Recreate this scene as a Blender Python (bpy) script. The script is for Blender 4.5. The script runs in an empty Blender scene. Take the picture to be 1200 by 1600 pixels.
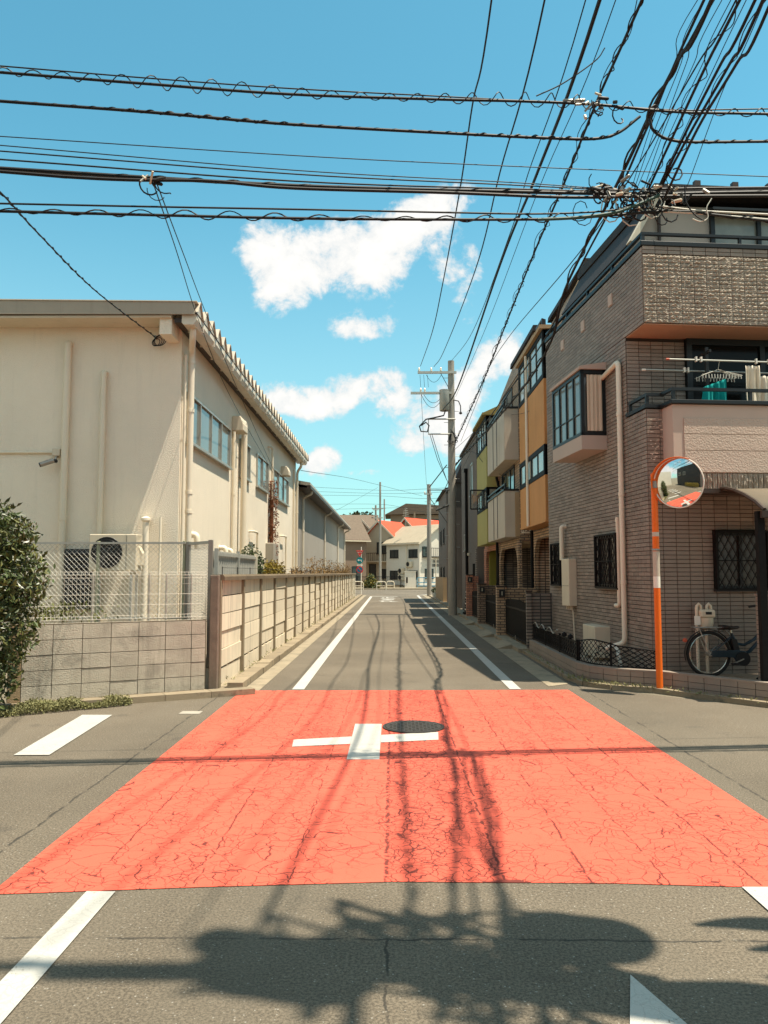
import bpy, bmesh, math, random
from mathutils import Vector, Matrix
rnd = random.Random(11)
scene = bpy.context.scene
COL = scene.collection
rad = math.radians

# ------------------------------------------------------------------ camera, sky, sun, exposure
FPX, PITCH, YAW, EYE = 1200.0, math.atan(95 / 1200), rad(.573), Vector((0, 0, 1.65))
cd = bpy.data.cameras.new('camera'); cam = bpy.data.objects.new('camera', cd); COL.objects.link(cam)
cd.sensor_fit = 'VERTICAL'; cd.sensor_height = 36; cd.lens = 27; cd.clip_end = 3000; cd.clip_start = .05
cam.location = EYE; cam.rotation_euler = (rad(90) + PITCH, 0, YAW)
scene.camera = cam
SUN = Vector((.33, -.085, 1)).normalized()
sl = bpy.data.lights.new('sun', 'SUN'); sl.energy = 4.8; sl.angle = rad(.53); sl.color = (1, .91, .76)
so = bpy.data.objects.new('sun', sl); COL.objects.link(so)
so.location = (20, -5, 60); so.rotation_euler = SUN.to_track_quat('Z', 'Y').to_euler()
scene.view_settings.view_transform = 'Standard'; scene.view_settings.look = 'None'
scene.view_settings.gamma = 1; scene.view_settings.exposure = .82
scene.cycles.max_bounces = 6; scene.cycles.use_denoising = True

_r = Vector((math.cos(YAW), math.sin(YAW), 0))
_f = Vector((-math.sin(YAW) * math.cos(PITCH), math.cos(YAW) * math.cos(PITCH), math.sin(PITCH)))
_u = _r.cross(_f)
def at(x, y, X=None, Y=None, Z=None):
    "world point seen at a position of the 1200 x 1600 photograph, on a plane of known X, Y or Z"
    d = _f * FPX + _r * (x - 600) - _u * (y - 800)
    if X is not None: t = (X - EYE.x) / d.x
    elif Y is not None: t = (Y - EYE.y) / d.y
    else: t = (Z - EYE.z) / d.z
    return EYE + d * t
def seen(p):
    q = Vector(p) - EYE; w = q.dot(_f)
    return (600 + FPX * q.dot(_r) / w, 800 - FPX * q.dot(_u) / w, w) if w > .1 else (-9e3, 0, w)

class NT:
    "short hand for node trees"
    def __init__(s, tree): s.t = tree; s.t.nodes.clear()
    def n(s, kind, **kw):
        o = s.t.nodes.new(kind)
        for k, v in kw.items():
            if k.startswith('i_'):
                o.inputs[int(k[2:]) if k[2:].isdigit() else k[2:].replace('_', ' ')].default_value = v
            else: setattr(o, k, v)
        return o
    def l(s, a, b): s.t.links.new(a, b)
    def val(s, a, sock):
        if isinstance(a, (int, float)): sock.default_value = a
        else: s.l(a, sock)
    def m(s, op, a, b=0, c=0, clamp=False):
        o = s.n('ShaderNodeMath', operation=op, use_clamp=clamp)
        for i, q in enumerate((a, b, c)): s.val(q, o.inputs[i])
        return o.outputs[0]
    def mix(s, f, a, b, mode='MIX'):
        o = s.n('ShaderNodeMix', data_type='RGBA', blend_type=mode)
        for q, i in ((f, 0), (a, 6), (b, 7)):
            if isinstance(q, tuple): o.inputs[i].default_value = (*q[:3], 1)
            else: s.val(q, o.inputs[i])
        return o.outputs[2]
    def noise(s, vec, scale, detail=4, rough=.55, dist=0, out=0):
        o = s.n('ShaderNodeTexNoise', i_Scale=scale, i_Detail=detail, i_Roughness=rough, i_Distortion=dist)
        s.l(vec, o.inputs['Vector']); return o.outputs[out]
    def step(s, x, a, b):
        o = s.n('ShaderNodeMapRange', interpolation_type='SMOOTHSTEP', clamp=True)
        s.val(x, o.inputs[0]); s.val(a, o.inputs[1]); s.val(b, o.inputs[2]); return o.outputs[0]
    def comb(s, x, y, z):
        o = s.n('ShaderNodeCombineXYZ')
        for i, q in enumerate((x, y, z)): s.val(q, o.inputs[i])
        return o.outputs[0]
    def sep(s, v): o = s.n('ShaderNodeSeparateXYZ'); s.l(v, o.inputs[0]); return o.outputs

world = bpy.data.worlds.new('World'); world.cycles.sampling_method = 'MANUAL'; world.cycles.sample_map_resolution = 512; scene.world = world; world.use_nodes = True
w = NT(world.node_tree)
sky = w.n('ShaderNodeTexSky', sky_type='NISHITA', sun_disc=False, sun_elevation=math.asin(SUN.z),
          sun_rotation=math.atan2(SUN.x, SUN.y), air_density=1.0, dust_density=.6, ozone_density=1.0)
tc = w.n('ShaderNodeTexCoord'); sx, sy, sz = w.sep(tc.outputs['Generated'])
yy = w.m('MAXIMUM', sy, .04)
cu, cv = w.m('DIVIDE', sx, yy), w.m('DIVIDE', sz, yy)
cvec = w.comb(cu, cv, 0)
warp = w.noise(cvec, 9, 5, .6, out=1)
wv = w.n('ShaderNodeVectorMath', operation='SCALE'); w.l(warp, wv.inputs[0]); wv.inputs['Scale'].default_value = .06
wa = w.n('ShaderNodeVectorMath', operation='ADD'); w.l(cvec, wa.inputs[0]); w.l(wv.outputs[0], wa.inputs[1])
wu, wvv, _ = w.sep(wa.outputs[0])
field = None
# cumulus in the sky over the street: direction (tangents), spread, tilt, weight
CLOUDS = [(420, 385, 62, 44, -.5, 1), (440, 445, 42, 44, -.9, .95), (500, 405, 75, 44, -.1, 1), (575, 385, 75, 50, .25, 1.05), (655, 350, 78, 44, .5, .98),
          (690, 318, 45, 34, .7, .8), (600, 425, 34, 36, .9, .7), (565, 505, 52, 26, -.1, .95), (600, 497, 26, 18, .4, .8), (712, 450, 26, 62, .5, .85), (730, 400, 22, 40, .5, .8),
          (440, 615, 50, 30, -.1, .95), (480, 632, 62, 22, .05, 1), (540, 612, 42, 28, .5, .95), (618, 618, 36, 32, .2, .85), (600, 598, 28, 18, .2, .5),
          (770, 558, 46, 34, .6, .85), (805, 530, 30, 26, .5, .7), (685, 648, 68, 42, .5, .95), (730, 605, 36, 36, .6, .8), (655, 690, 36, 18, .1, .5), (715, 690, 32, 30, .3, .75), (500, 720, 34, 26, .2, 1), (480, 735, 26, 16, 0, .8), (575, 745, 36, 10, 0, .55)]
for (px, py, rx, ry, tilt, k) in CLOUDS:
    d = at(px, py, Y=1.0) - EYE; e = at(px + rx, py, Y=1.0) - EYE; g = at(px, py - ry, Y=1.0) - EYE
    mp = w.n('ShaderNodeMapping', vector_type='TEXTURE'); w.l(wa.outputs[0], mp.inputs[0])
    mp.inputs['Location'].default_value = (d.x + .03, d.z + .03, .03); mp.inputs['Rotation'].default_value = (0, 0, tilt)
    mp.inputs['Scale'].default_value = ((e.x - d.x) * .99, (g.z - d.z) * .99, 50)
    dt = w.n('ShaderNodeVectorMath', operation='DOT_PRODUCT'); w.l(mp.outputs[0], dt.inputs[0]); w.l(mp.outputs[0], dt.inputs[1])
    b = w.m('POWER', .333, dt.outputs['Value'])
    field = w.m('MULTIPLY_ADD', b, k, 0 if field is None else field)
field = w.m('SUBTRACT', 1.1, w.m('MULTIPLY', w.m('POWER', .30, field), 1.1))
# unseen cumulus beyond the strip above the street, added to lift and warm shade
far = w.noise(tc.outputs['Generated'], 2.4, 6, .6)
side = w.step(w.m('ABSOLUTE', cu), .75, 1.3)
back = w.m('MAXIMUM', side, w.step(sy, .35, .1))
field = w.m('ADD', field, w.m('MULTIPLY', w.step(far, .40, .62), w.m('MULTIPLY', back, 1.0)))
fine = w.noise(cvec, 17, 9, .66, .25)
fine2 = w.noise(cvec, 60, 5, .6)
edge = w.m('ADD', w.m('MULTIPLY', w.m('SUBTRACT', fine, .5), 1.7), w.m('MULTIPLY', w.m('SUBTRACT', fine2, .5), .5))
dens = w.m('ADD', field, w.m('MULTIPLY', edge, w.step(field, .02, .4)))
mask = w.m('MULTIPLY', w.step(dens, .34, .76), .97)
body = w.step(w.m('ADD', dens, w.m('MULTIPLY', w.m('SUBTRACT', fine, .5), .6)), .4, 1.2)
ccol = w.mix(body, (4.9, 5.0, 5.0), (6.3, 6.1, 5.8))
tint = w.mix(1.0, sky.outputs[0], (.62, 1.30, 1.10), 'MULTIPLY')
# thin pale veil near the horizon
veil = w.m('MULTIPLY', w.step(sz, .50, .02), .52)
hz = w.mix(veil, tint, (3.3, 4.35, 4.5))
bg = w.n('ShaderNodeBackground'); bg.inputs[1].default_value = .10
w.l(w.mix(mask, hz, ccol), bg.inputs[0])
wo = w.n('ShaderNodeOutputWorld'); w.l(bg.outputs[0], wo.inputs[0])

# ------------------------------------------------------------------ materials
MATS = {}
def M(name, col, rough=.75, var=.12, scale=2.5, bump=0, bscale=40, metal=0, spec=.3, streak=0, rnd_=0, speck=0, dirt=None, dscale=1.2, damt=.5, island=False):
    mt = bpy.data.materials.new(name); mt.use_nodes = True; t = NT(mt.node_tree); MATS[name] = mt; col = (min(.9, col[0] * 1.06), col[1], col[2] * .89)
    geo = t.n('ShaderNodeNewGeometry'); P = geo.outputs['Position']
    c = t.mix(1.0, col, t.mix(t.noise(P, scale, 6, .6), (1 - var * 2,) * 3, (1 + var * 2,) * 3), 'MULTIPLY') if var else None
    if streak:
        x, y, z = t.sep(P)
        sn = t.noise(t.comb(t.m('MULTIPLY', x, 7), t.m('MULTIPLY', y, 7), t.m('MULTIPLY', z, .5)), 1, 5, .65)
        c = t.mix(t.m('MULTIPLY', t.step(sn, .5, .75), streak), c, tuple(v * .42 for v in col))
    if dirt:
        dn = t.noise(P, dscale, 8, .7)
        c = t.mix(t.m('MULTIPLY', t.step(dn, .5, .7), damt), c, dirt)
    if speck:
        c = t.mix(1.0, c, t.mix(t.noise(P, 160, 2, .7), (1 - speck,) * 3, (1 + speck,) * 3), 'MULTIPLY')
    if rnd_:
        oi = t.n('ShaderNodeObjectInfo').outputs['Random'] if not island else geo.outputs['Random Per Island']
        c = t.mix(1.0, c, t.mix(oi, (1 - rnd_,) * 3, (1 + rnd_,) * 3), 'MULTIPLY')
    b = t.n('ShaderNodeBsdfPrincipled', i_Roughness=rough, i_Metallic=metal)
    b.inputs['Specular IOR Level'].default_value = spec
    if c is None: b.inputs['Base Color'].default_value = (*col, 1)
    else: t.l(c, b.inputs['Base Color'])
    if bump:
        bn = t.n('ShaderNodeBump', i_Strength=min(1, bump), i_Distance=.02 * max(1, bump)); t.l(t.noise(P, bscale, 3, .6), bn.inputs['Height']); t.l(bn.outputs[0], b.inputs['Normal'])
    o = t.n('ShaderNodeOutputMaterial'); t.l(b.outputs[0], o.inputs[0])
    return mt
def brickmat(name, col, mortar, w_=.22, h_=.068, mort=.012, var=.25, bump=.5, off=0.0, stack=False):
    mt = bpy.data.materials.new(name); mt.use_nodes = True; t = NT(mt.node_tree); MATS[name] = mt; col = (col[0] * 1.25, col[1] * 1.12, col[2])
    P = t.n('ShaderNodeNewGeometry').outputs['Position']; x, y, z = t.sep(P)
    v = t.comb(t.m('ADD', t.m('ADD', x, y), off), z, 0)
    br = t.n('ShaderNodeTexBrick', offset=(0 if stack else .5)); t.l(v, br.inputs['Vector'])
    br.inputs['Color1'].default_value = (*[k * (1 - var) for k in col], 1); br.inputs['Color2'].default_value = (*[k * (1 + var) for k in col], 1)
    br.inputs['Mortar'].default_value = (*mortar, 1); br.inputs['Scale'].default_value = 1
    br.inputs['Mortar Size'].default_value = mort; br.inputs['Brick Width'].default_value = w_; br.inputs['Row Height'].default_value = h_
    br.inputs['Mortar Smooth'].default_value = .1
    c = t.mix(1.0, br.outputs[0], t.mix(t.noise(P, 2.2, 6), (.75,) * 3, (1.25,) * 3), 'MULTIPLY')
    b = t.n('ShaderNodeBsdfPrincipled', i_Roughness=.8); t.l(c, b.inputs['Base Color'])
    bn = t.n('ShaderNodeBump', i_Strength=bump, i_Distance=.01, invert=True); t.l(br.outputs[1], bn.inputs['Height']); t.l(bn.outputs[0], b.inputs['Normal'])
    o = t.n('ShaderNodeOutputMaterial'); t.l(b.outputs[0], o.inputs[0]); return mt

# ------------------------------------------------------------------ mesh helpers
class MB:
    def __init__(s): s.v, s.f = [], []
    def add(s, v, f):
        n = len(s.v); s.v += [tuple(p) for p in v]; s.f += [tuple(i + n for i in q) for q in f]; return s
    def hexa(s, p): return s.add(p, [(0, 3, 2, 1), (4, 5, 6, 7), (0, 1, 5, 4), (1, 2, 6, 5), (2, 3, 7, 6), (3, 0, 4, 7)])
    def box(s, x0, x1, y0, y1, z0, z1):
        return s.hexa([(x0, y0, z0), (x1, y0, z0), (x1, y1, z0), (x0, y1, z0), (x0, y0, z1), (x1, y0, z1), (x1, y1, z1), (x0, y1, z1)])
    def bar(s, a, b, w, h, up=(0, 0, 1)):
        a, b = Vector(a), Vector(b); d = (b - a).normalized(); sd = d.cross(Vector(up))
        if sd.length < 1e-4: sd = d.cross(Vector((0, 1, 0)))
        sd.normalize(); up = sd.cross(d).normalized(); x, y = sd * w / 2, up * h / 2
        return s.hexa([a - x - y, a + x - y, b + x - y, b - x - y, a - x + y, a + x + y, b + x + y, b - x + y])
    def fr(s, O, U, N, u0, u1, z0, z1, n0, n1):
        "box in the frame of a wall: along it, up, outwards"
        O, U, N = Vector(O), Vector(U), Vector(N); Z = Vector((0, 0, 1))
        g = lambda a, n, z: O + U * a + N * n + Z * z
        return s.hexa([g(u0, n1, z0), g(u1, n1, z0), g(u1, n0, z0), g(u0, n0, z0), g(u0, n1, z1), g(u1, n1, z1), g(u1, n0, z1), g(u0, n0, z1)])
    def prism(s, pts, ext):
        n = len(pts); e = Vector(ext); a = [Vector(p) for p in pts]
        return s.add(a + [p + e for p in a], [tuple(range(n - 1, -1, -1)), tuple(range(n, 2 * n))] + [(i, (i + 1) % n, n + (i + 1) % n, n + i) for i in range(n)])
    def tube(s, pts, r, n=8, cap=True, closed=False):
        P = [Vector(p) for p in pts]; m = len(P); rr = r if isinstance(r, (list, tuple)) else [r] * m
        up = None; V, Fc = [], []
        for i, p in enumerate(P):
            a = P[i - 1] if (i or closed) else p; b = P[(i + 1) % m] if (i < m - 1 or closed) else p
            d = (b - a).normalized()
            if up is None: up = d.cross(Vector((0, 0, 1)) if abs(d.z) < .9 else Vector((1, 0, 0))).normalized()
            up = (up - d * up.dot(d)).normalized(); sd = d.cross(up)
            V += [p + (up * math.cos(t) + sd * math.sin(t)) * rr[i] for t in [2 * math.pi * k / n for k in range(n)]]
        for i in range(m if closed else m - 1):
            j = (i + 1) % m
            Fc += [(i * n + k, i * n + (k + 1) % n, j * n + (k + 1) % n, j * n + k) for k in range(n)]
        if cap and not closed: Fc += [tuple(range(n - 1, -1, -1)), tuple((m - 1) * n + k for k in range(n))]
        return s.add(V, Fc)
    def lathe(s, c, prof, n=16, axis='z'):
        c = Vector(c); V, Fc = [], []
        for (r, h) in prof:
            for k in range(n):
                t = 2 * math.pi * k / n; a, b = r * math.cos(t), r * math.sin(t)
                V.append(c + Vector({'z': (a, b, h), 'x': (h, a, b), 'y': (a, h, b)}[axis]))
        for i in range(len(prof) - 1): Fc += [(i * n + k, i * n + (k + 1) % n, (i + 1) * n + (k + 1) % n, (i + 1) * n + k) for k in range(n)]
        Fc += [tuple(range(n - 1, -1, -1)), tuple((len(prof) - 1) * n + k for k in range(n))]
        return s.add(V, Fc)
    def quad(s, *p): return s.add(p, [tuple(range(len(p)))])
    def mesh(s, name, inv=None, normals=True):
        me = bpy.data.meshes.new(name)
        me.from_pydata([inv @ Vector(p) for p in s.v] if inv else s.v, [], s.f)
        if normals:
            bm = bmesh.new(); bm.from_mesh(me); bmesh.ops.recalc_face_normals(bm, faces=bm.faces); bm.to_mesh(me); bm.free()
        return me
    def build(s, name, mat, parent=None, smooth=False, bevel=0, local=False, normals=True):
        inv = None if (parent is None or local) else base(parent).inverted()
        me = s.mesh(name, inv, normals); o = bpy.data.objects.new(name, me); COL.objects.link(o)
        me.materials.append(MATS[mat] if isinstance(mat, str) else mat)
        if smooth:
            me.polygons.foreach_set('use_smooth', [True] * len(me.polygons)); me.set_sharp_from_angle(angle=rad(38))
        if parent: o.parent = parent
        if bevel:
            b = o.modifiers.new('bevel', 'BEVEL'); b.width = bevel; b.segments = 2; b.limit_method = 'ANGLE'
        return o
def base(o):
    m = o.matrix_basis.copy()
    while o.parent: o = o.parent; m = o.matrix_basis @ m
    return m
def tag(o, label, cat, group=None, kind=None):
    o['label'] = label; o['category'] = cat
    if group: o['group'] = group
    if kind: o['kind'] = kind
    return o
def thing(name, label, cat, loc=(0, 0, 0), rz=0, group=None):
    o = bpy.data.objects.new(name, None); COL.objects.link(o); o.empty_display_size = .2
    o.location = loc; o.rotation_euler = (0, 0, rz); return tag(o, label, cat, group)
def struct(name, mb, mat, **k):
    o = mb.build(name, mat, **k); o['kind'] = 'structure'; return o
def inst(name, me, parent, loc, rot=(0, 0, 0), sc=None):
    o = bpy.data.objects.new(name, me); COL.objects.link(o); o.parent = parent; o.location = loc; o.rotation_euler = rot
    if sc: o.scale = sc
    return o
def catenary(a, b, sag, n=24):
    a, b = Vector(a), Vector(b)
    return [a.lerp(b, i / n) - Vector((0, 0, sag * 4 * (i / n) * (1 - i / n))) for i in range(n + 1)]
def circ(c, r, n, U, V): return [Vector(c) + Vector(U) * r * math.cos(2 * math.pi * k / n) + Vector(V) * r * math.sin(2 * math.pi * k / n) for k in range(n)]
Zv = Vector((0, 0, 1))
def window(parent, O, U, N, w_, h_, cols=2, frame='dark_metal', glass='glass', fw=.05, proud=.04, sill=True, rows=1, local=False, curtain=None):
    "a window part: frame with mullions, a pane for each light, a sill"
    m = MB(); fr = lambda a, b, c, d, n0, n1: m.fr(O, U, N, a, b, c, d, n0, n1)
    fr(0, w_, 0, fw, -.05, proud); fr(0, w_, h_ - fw, h_, -.05, proud); fr(0, fw, fw, h_ - fw, -.05, proud); fr(w_ - fw, w_, fw, h_ - fw, -.05, proud)
    cw = w_ / cols; rh = h_ / rows
    for i in range(1, cols): fr(cw * i - fw * .45, cw * i + fw * .45, fw, h_ - fw, -.05, proud - .006)
    for j in range(1, rows):
        for i in range(cols): fr(cw * i + fw * .5, cw * (i + 1) - fw * .5, rh * j - fw * .3, rh * j + fw * .3, -.04, proud - .012)
    f = m.build('window', frame, parent, local=local)
    for i in range(cols):
        for j in range(rows):
            p = MB(); n0 = .004 + .008 * (i % 2)
            p.fr(O, U, N, cw * i + fw * .46, cw * (i + 1) - fw * .46, rh * j + fw * .3, rh * (j + 1) - fw * .3, n0 - .006, n0); p.build('pane', glass, f, local=local)
    if sill:
        p = MB(); p.fr(O, U, N, -.03, w_ + .03, -.035, -.002, -.02, proud + .04); p.build('sill', frame, f, local=local)
    return f
# ------------------------------------------------------------------ palette
M('ground', (.16, .145, .115), .95, .2, 1.2, .4, 30)
M('gutter', (.27, .235, .18), .9, .2, 3, .3, 60, dirt=(.10, .085, .06), dscale=2.5, damt=.6)
M('kerb', (.25, .21, .155), .9, .2, 4, .3, 60, rnd_=.15, dirt=(.09, .075, .055), dscale=4, damt=.7)
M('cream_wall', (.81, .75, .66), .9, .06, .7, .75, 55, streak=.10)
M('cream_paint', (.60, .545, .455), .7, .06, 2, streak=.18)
M('cream_pipe', (.70, .64, .54), .5, .05, 2)
M('white_pipe', (.74, .69, .60), .45, .05, 2)
M('roof_metal', (.46, .42, .37), .45, .12, 2, metal=.25, streak=.25)
M('gutter_metal', (.64, .60, .53), .5, .08, 2, streak=.2)
M('gray_wall', (.34, .32, .30), .9, .06, .6, .35, 60, streak=.08)
M('dark_metal', (.022, .023, .025), .4, .1, 5)
M('black_iron', (.012, .012, .013), .6, .2, 20, spec=.1)
M('brown_metal', (.05, .036, .03), .45, .1, 5)
M('alu', (.40, .41, .40), .4, .06, 3, metal=.5)
M('steel', (.33, .33, .32), .45, .12, 6, metal=.6)
M('galv', (.42, .43, .42), .5, .12, 6, metal=.35)
M('green_post', (.30, .33, .24), .6, .15, 6)
M('white_wire', (.50, .49, .45), .5, .05, 6)
M('plastic_cream', (.62, .56, .46), .5, .05, 3, streak=.15)
M('black_plastic', (.02, .02, .022), .5, .05, 8)
M('rubber', (.018, .018, .018), .75, .05, 8)
M('cable', (.012, .012, .013), .6, 0)
M('cable_gray', (.05, .055, .055), .6, 0)
M('cable_white', (.55, .54, .50), .6, 0)
M('cable_green', (.03, .075, .065), .6, 0)
M('porcelain', (.70, .67, .60), .25, .05, 8)
M('glass', (.035, .045, .048), .06, .15, 1.3, spec=.6)
M('glass_sky', (.17, .19, .185), .08, .2, .8, spec=.6)  # pale base colour stands in for sky reflected in the panes
M('glass_curtain', (.30, .29, .26), .15, .25, 3, spec=.5)
M('curtain', (.60, .53, .44), .9, .06, 3)
M('void', (.012, .011, .010), .95, .1, 3, spec=.02)
M('concrete', (.33, .31, .28), .9, .12, 2, .25, 50, streak=.25)
M('pole_concrete', (.28, .27, .255), .85, .1, 3, .2, 60, streak=.2)
M('panel', (.66, .60, .50), .9, .12, 1.6, .3, 45, streak=.55, rnd_=.10)
M('panel_post', (.22, .185, .135), .9, .18, 5, .3, 60, streak=.4)
M('coping', (.135, .105, .072), .92, .22, 4, .4, 60, rnd_=.08)
M('stone_post', (.19, .155, .13), .9, .2, 8, .6, 90, speck=.3)
M('block', (.41, .39, .345), .92, .18, 2.6, .5, 60, streak=.5, rnd_=.07, dirt=(.15, .135, .11), dscale=3.0, damt=.45)
M('block_brown', (.26, .20, .13), .92, .2, 3, .5, 60, rnd_=.1)
M('mortar', (.12, .105, .085), .95, .15, 4)
M('manhole', (.055, .05, .046), .55, .2, 14, .6, 60, metal=.4)
M('leaf', (.058, .082, .026), .42, .45, 7, spec=.5)
M('leaf_young', (.11, .12, .035), .5, .35, 7)
M('leaf_yellow', (.20, .155, .022), .6, .35, 6)
M('leaf_dry', (.20, .13, .055), .8, .4, 9)
M('leaf_brown', (.17, .065, .03), .8, .4, 9)
M('weed', (.21, .21, .10), .7, .4, 8)
M('wood', (.07, .05, .035), .9, .2, 10)
M('orange_paint', (.80, .155, .012), .38, .06, 3, spec=.4)
M('white_sheet', (.80, .78, .74), .5, .05, 3)
M('sticker_gray', (.52, .47, .41), .6, .15, 6)

mt = bpy.data.materials.new('glass_clear'); mt.use_nodes = True; t = NT(mt.node_tree); MATS['glass_clear'] = mt
_a, _b, _c = t.n('ShaderNodeBsdfTransparent'), t.n('ShaderNodeBsdfGlossy', i_Roughness=.05), t.n('ShaderNodeMixShader'); _c.inputs[0].default_value = .25
t.l(_a.outputs[0], _c.inputs[1]); t.l(_b.outputs[0], _c.inputs[2]); t.l(_c.outputs[0], t.n('ShaderNodeOutputMaterial').inputs[0])
def asphalt():
    mt = bpy.data.materials.new('asphalt'); mt.use_nodes = True; t = NT(mt.node_tree); MATS['asphalt'] = mt
    P = t.n('ShaderNodeNewGeometry').outputs['Position']; x, y, z = t.sep(P)
    c = t.mix(t.noise(P, .7, 6, .62), (.112, .091, .064), (.160, .131, .095))
    c = t.mix(1.0, c, t.mix(t.step(t.noise(P, 75, 2, .8), .33, .67), (.62,) * 3, (1.38,) * 3), 'MULTIPLY')
    vo = t.n('ShaderNodeTexVoronoi', i_Scale=48.0); t.l(P, vo.inputs['Vector'])
    sp = t.m('MULTIPLY', t.step(vo.outputs['Distance'], .26, .14), t.step(t.noise(P, 40, 1), .54, .60))
    c = t.mix(t.m('MULTIPLY', sp, .6), c, (.42, .39, .33))
    c = t.mix(1.0, c, t.mix(t.step(t.noise(P, .28, 5, .6), .35, .65), (.86,) * 3, (1.12,) * 3), 'MULTIPLY')
    st = t.m('MULTIPLY', t.step(t.noise(P, 1.7, 4, .7), .60, .70), .35)
    c = t.mix(st, c, (.055, .048, .04))
    # hairline joints of old trenches across the road
    wob = t.m('MULTIPLY', t.m('SUBTRACT', t.noise(P, 3.0, 5, .7), .5), .10)
    def joint(v, at_, wd): return t.step(t.m('ABSOLUTE', t.m('SUBTRACT', t.m('ADD', v, wob), at_)), wd, wd * .3)
    j = joint(y, 3.61, .012)
    for q in (joint(y, 22.6, .05), joint(y, 14.2, .012), t.m('MULTIPLY', joint(x, -2.32, .014), t.step(y, 13, 12.5)), t.m('MULTIPLY', joint(x, 2.72, .016), t.step(y, 13, 12.5)), t.m('MULTIPLY', joint(x, -.02, .010), t.step(y, 3.64, 3.6))): j = t.m('MAXIMUM', j, q)
    br = t.step(t.noise(P, 6, 4), .36, .52)
    c = t.mix(t.m('MULTIPLY', t.m('MULTIPLY', j, br), .8), c, (.03, .027, .022))
    # darker tyre lanes and pale dust
    lane = t.m('MULTIPLY', t.step(t.noise(t.comb(t.m('MULTIPLY', x, 1.3), t.m('MULTIPLY', y, .10), 0), 1, 3), .45, .7), .22)
    c = t.mix(lane, c, (.16, .138, .104))
    b = t.n('ShaderNodeBsdfPrincipled', i_Roughness=.85); t.l(c, b.inputs['Base Color']); b.inputs['Specular IOR Level'].default_value = .25
    bn = t.n('ShaderNodeBump', i_Strength=.7, i_Distance=.006); t.l(t.noise(P, 130, 2, .7), bn.inputs['Height']); t.l(bn.outputs[0], b.inputs['Normal'])
    o = t.n('ShaderNodeOutputMaterial'); t.l(b.outputs[0], o.inputs[0])
def crackpaint(name, col, under, patch=True, amt=1.0):
    mt = bpy.data.materials.new(name); mt.use_nodes = True; t = NT(mt.node_tree); MATS[name] = mt
    P = t.n('ShaderNodeNewGeometry').outputs['Position']; x, y, z = t.sep(P)
    wn = t.n('ShaderNodeVectorMath', operation='SCALE'); t.l(t.noise(P, 4, 4, .6, out=1), wn.inputs[0]); wn.inputs['Scale'].default_value = .17
    wp = t.n('ShaderNodeVectorMath', operation='ADD'); t.l(P, wp.inputs[0]); t.l(wn.outputs[0], wp.inputs[1])
    qx, qy, qz = t.sep(wp.outputs[0]); v2 = t.comb(qx, t.m('MULTIPLY', qy, 1.0), 0)
    def cr(scale, wd, lo, hi, ms):
        v = t.n('ShaderNodeTexVoronoi', feature='DISTANCE_TO_EDGE', i_Scale=scale); t.l(v2, v.inputs['Vector'])
        return t.m('MULTIPLY', t.step(v.outputs[0], wd, wd * .35), t.step(t.noise(P, ms, 3, .6), lo, hi))
    c1 = cr(5.0, .014, .38, .46, 1.3); c2 = cr(11.0, .024, .42, .50, 2.0)
    # wear runs along the wheel tracks
    tr = t.noise(t.comb(t.m('MULTIPLY', x, 3.2), t.m('MULTIPLY', y, .22), 0), 1, 3, .6)
    c3 = t.m('MULTIPLY', cr(15, .05, .46, .56, 3.0), t.step(tr, .50, .60))
    k = t.m('MAXIMUM', c1, t.m('MAXIMUM', c2, c3))
    base_ = t.mix(t.noise(P, 1.1, 6, .65), tuple(q * .86 for q in col), tuple(min(1, q * 1.12) for q in col))
    if patch:
        band = t.m('MULTIPLY', t.step(x, -.035, -.02), t.step(t.m('ADD', x, t.m('MULTIPLY', y, .0)), .60, .57))
        k = t.m('MAXIMUM', k, t.m('MULTIPLY', cr(12, .045, .36, .48, 3.0), band))
        k = t.m('MAXIMUM', k, t.m('MULTIPLY', t.step(t.m('ABSOLUTE', t.m('ADD', t.m('ADD', x, .03), t.m('MULTIPLY', t.m('SUBTRACT', t.noise(P, 9, 4), .5), .05))), .018, .006), t.step(t.noise(P, 22, 3), .40, .52)))
        base_ = t.mix(t.m('MULTIPLY', band, .22), base_, tuple(q * .72 for q in col))
        for xs, wd_ in ((-1.62, .007), (-1.05, .008), (-.55, .006), (.60, .012), (1.06, .010), (1.48, .007), (1.95, .010)):
            q = t.step(t.m('ABSOLUTE', t.m('SUBTRACT', t.m('ADD', x, t.m('MULTIPLY', t.m('SUBTRACT', t.noise(P, 5, 5, .7), .5), .07)), xs)), wd_, wd_ * .35)
            k = t.m('MAXIMUM', k, t.m('MULTIPLY', q, t.step(t.noise(P, 7, 3, .6), .40, .52)))
        # tyre grime in long streaks
        base_ = t.mix(t.m('MULTIPLY', t.step(tr, .50, .70), .26), base_, tuple(q * .62 for q in col))
        # old pale trench lines under the paint
        sp = t.m('MULTIPLY', t.step(t.noise(P, 90, 2, .7), .60, .70), t.step(y, 5.5, 9.5))
        k = t.m('MAXIMUM', k, t.m('MULTIPLY', sp, t.m('ADD', .12, t.m('MULTIPLY', t.step(tr, .42, .66), .5))))
    if not patch: k = t.m('MAXIMUM', t.m('MULTIPLY', k, amt), t.m('MULTIPLY', t.step(t.noise(P, 45, 5, .8), .57, .66), t.m('ADD', .35, t.step(t.noise(P, 2.5, 3), .5, .62)))); amt = .8
    c = t.mix(t.m('MULTIPLY', k, .95 * amt), base_, under)
    c = t.mix(1.0, c, t.mix(t.noise(P, 120, 2, .8), (.86,) * 3, (1.12,) * 3), 'MULTIPLY')
    b = t.n('ShaderNodeBsdfPrincipled', i_Roughness=.8); t.l(c, b.inputs['Base Color']); b.inputs['Specular IOR Level'].default_value = .25
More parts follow.
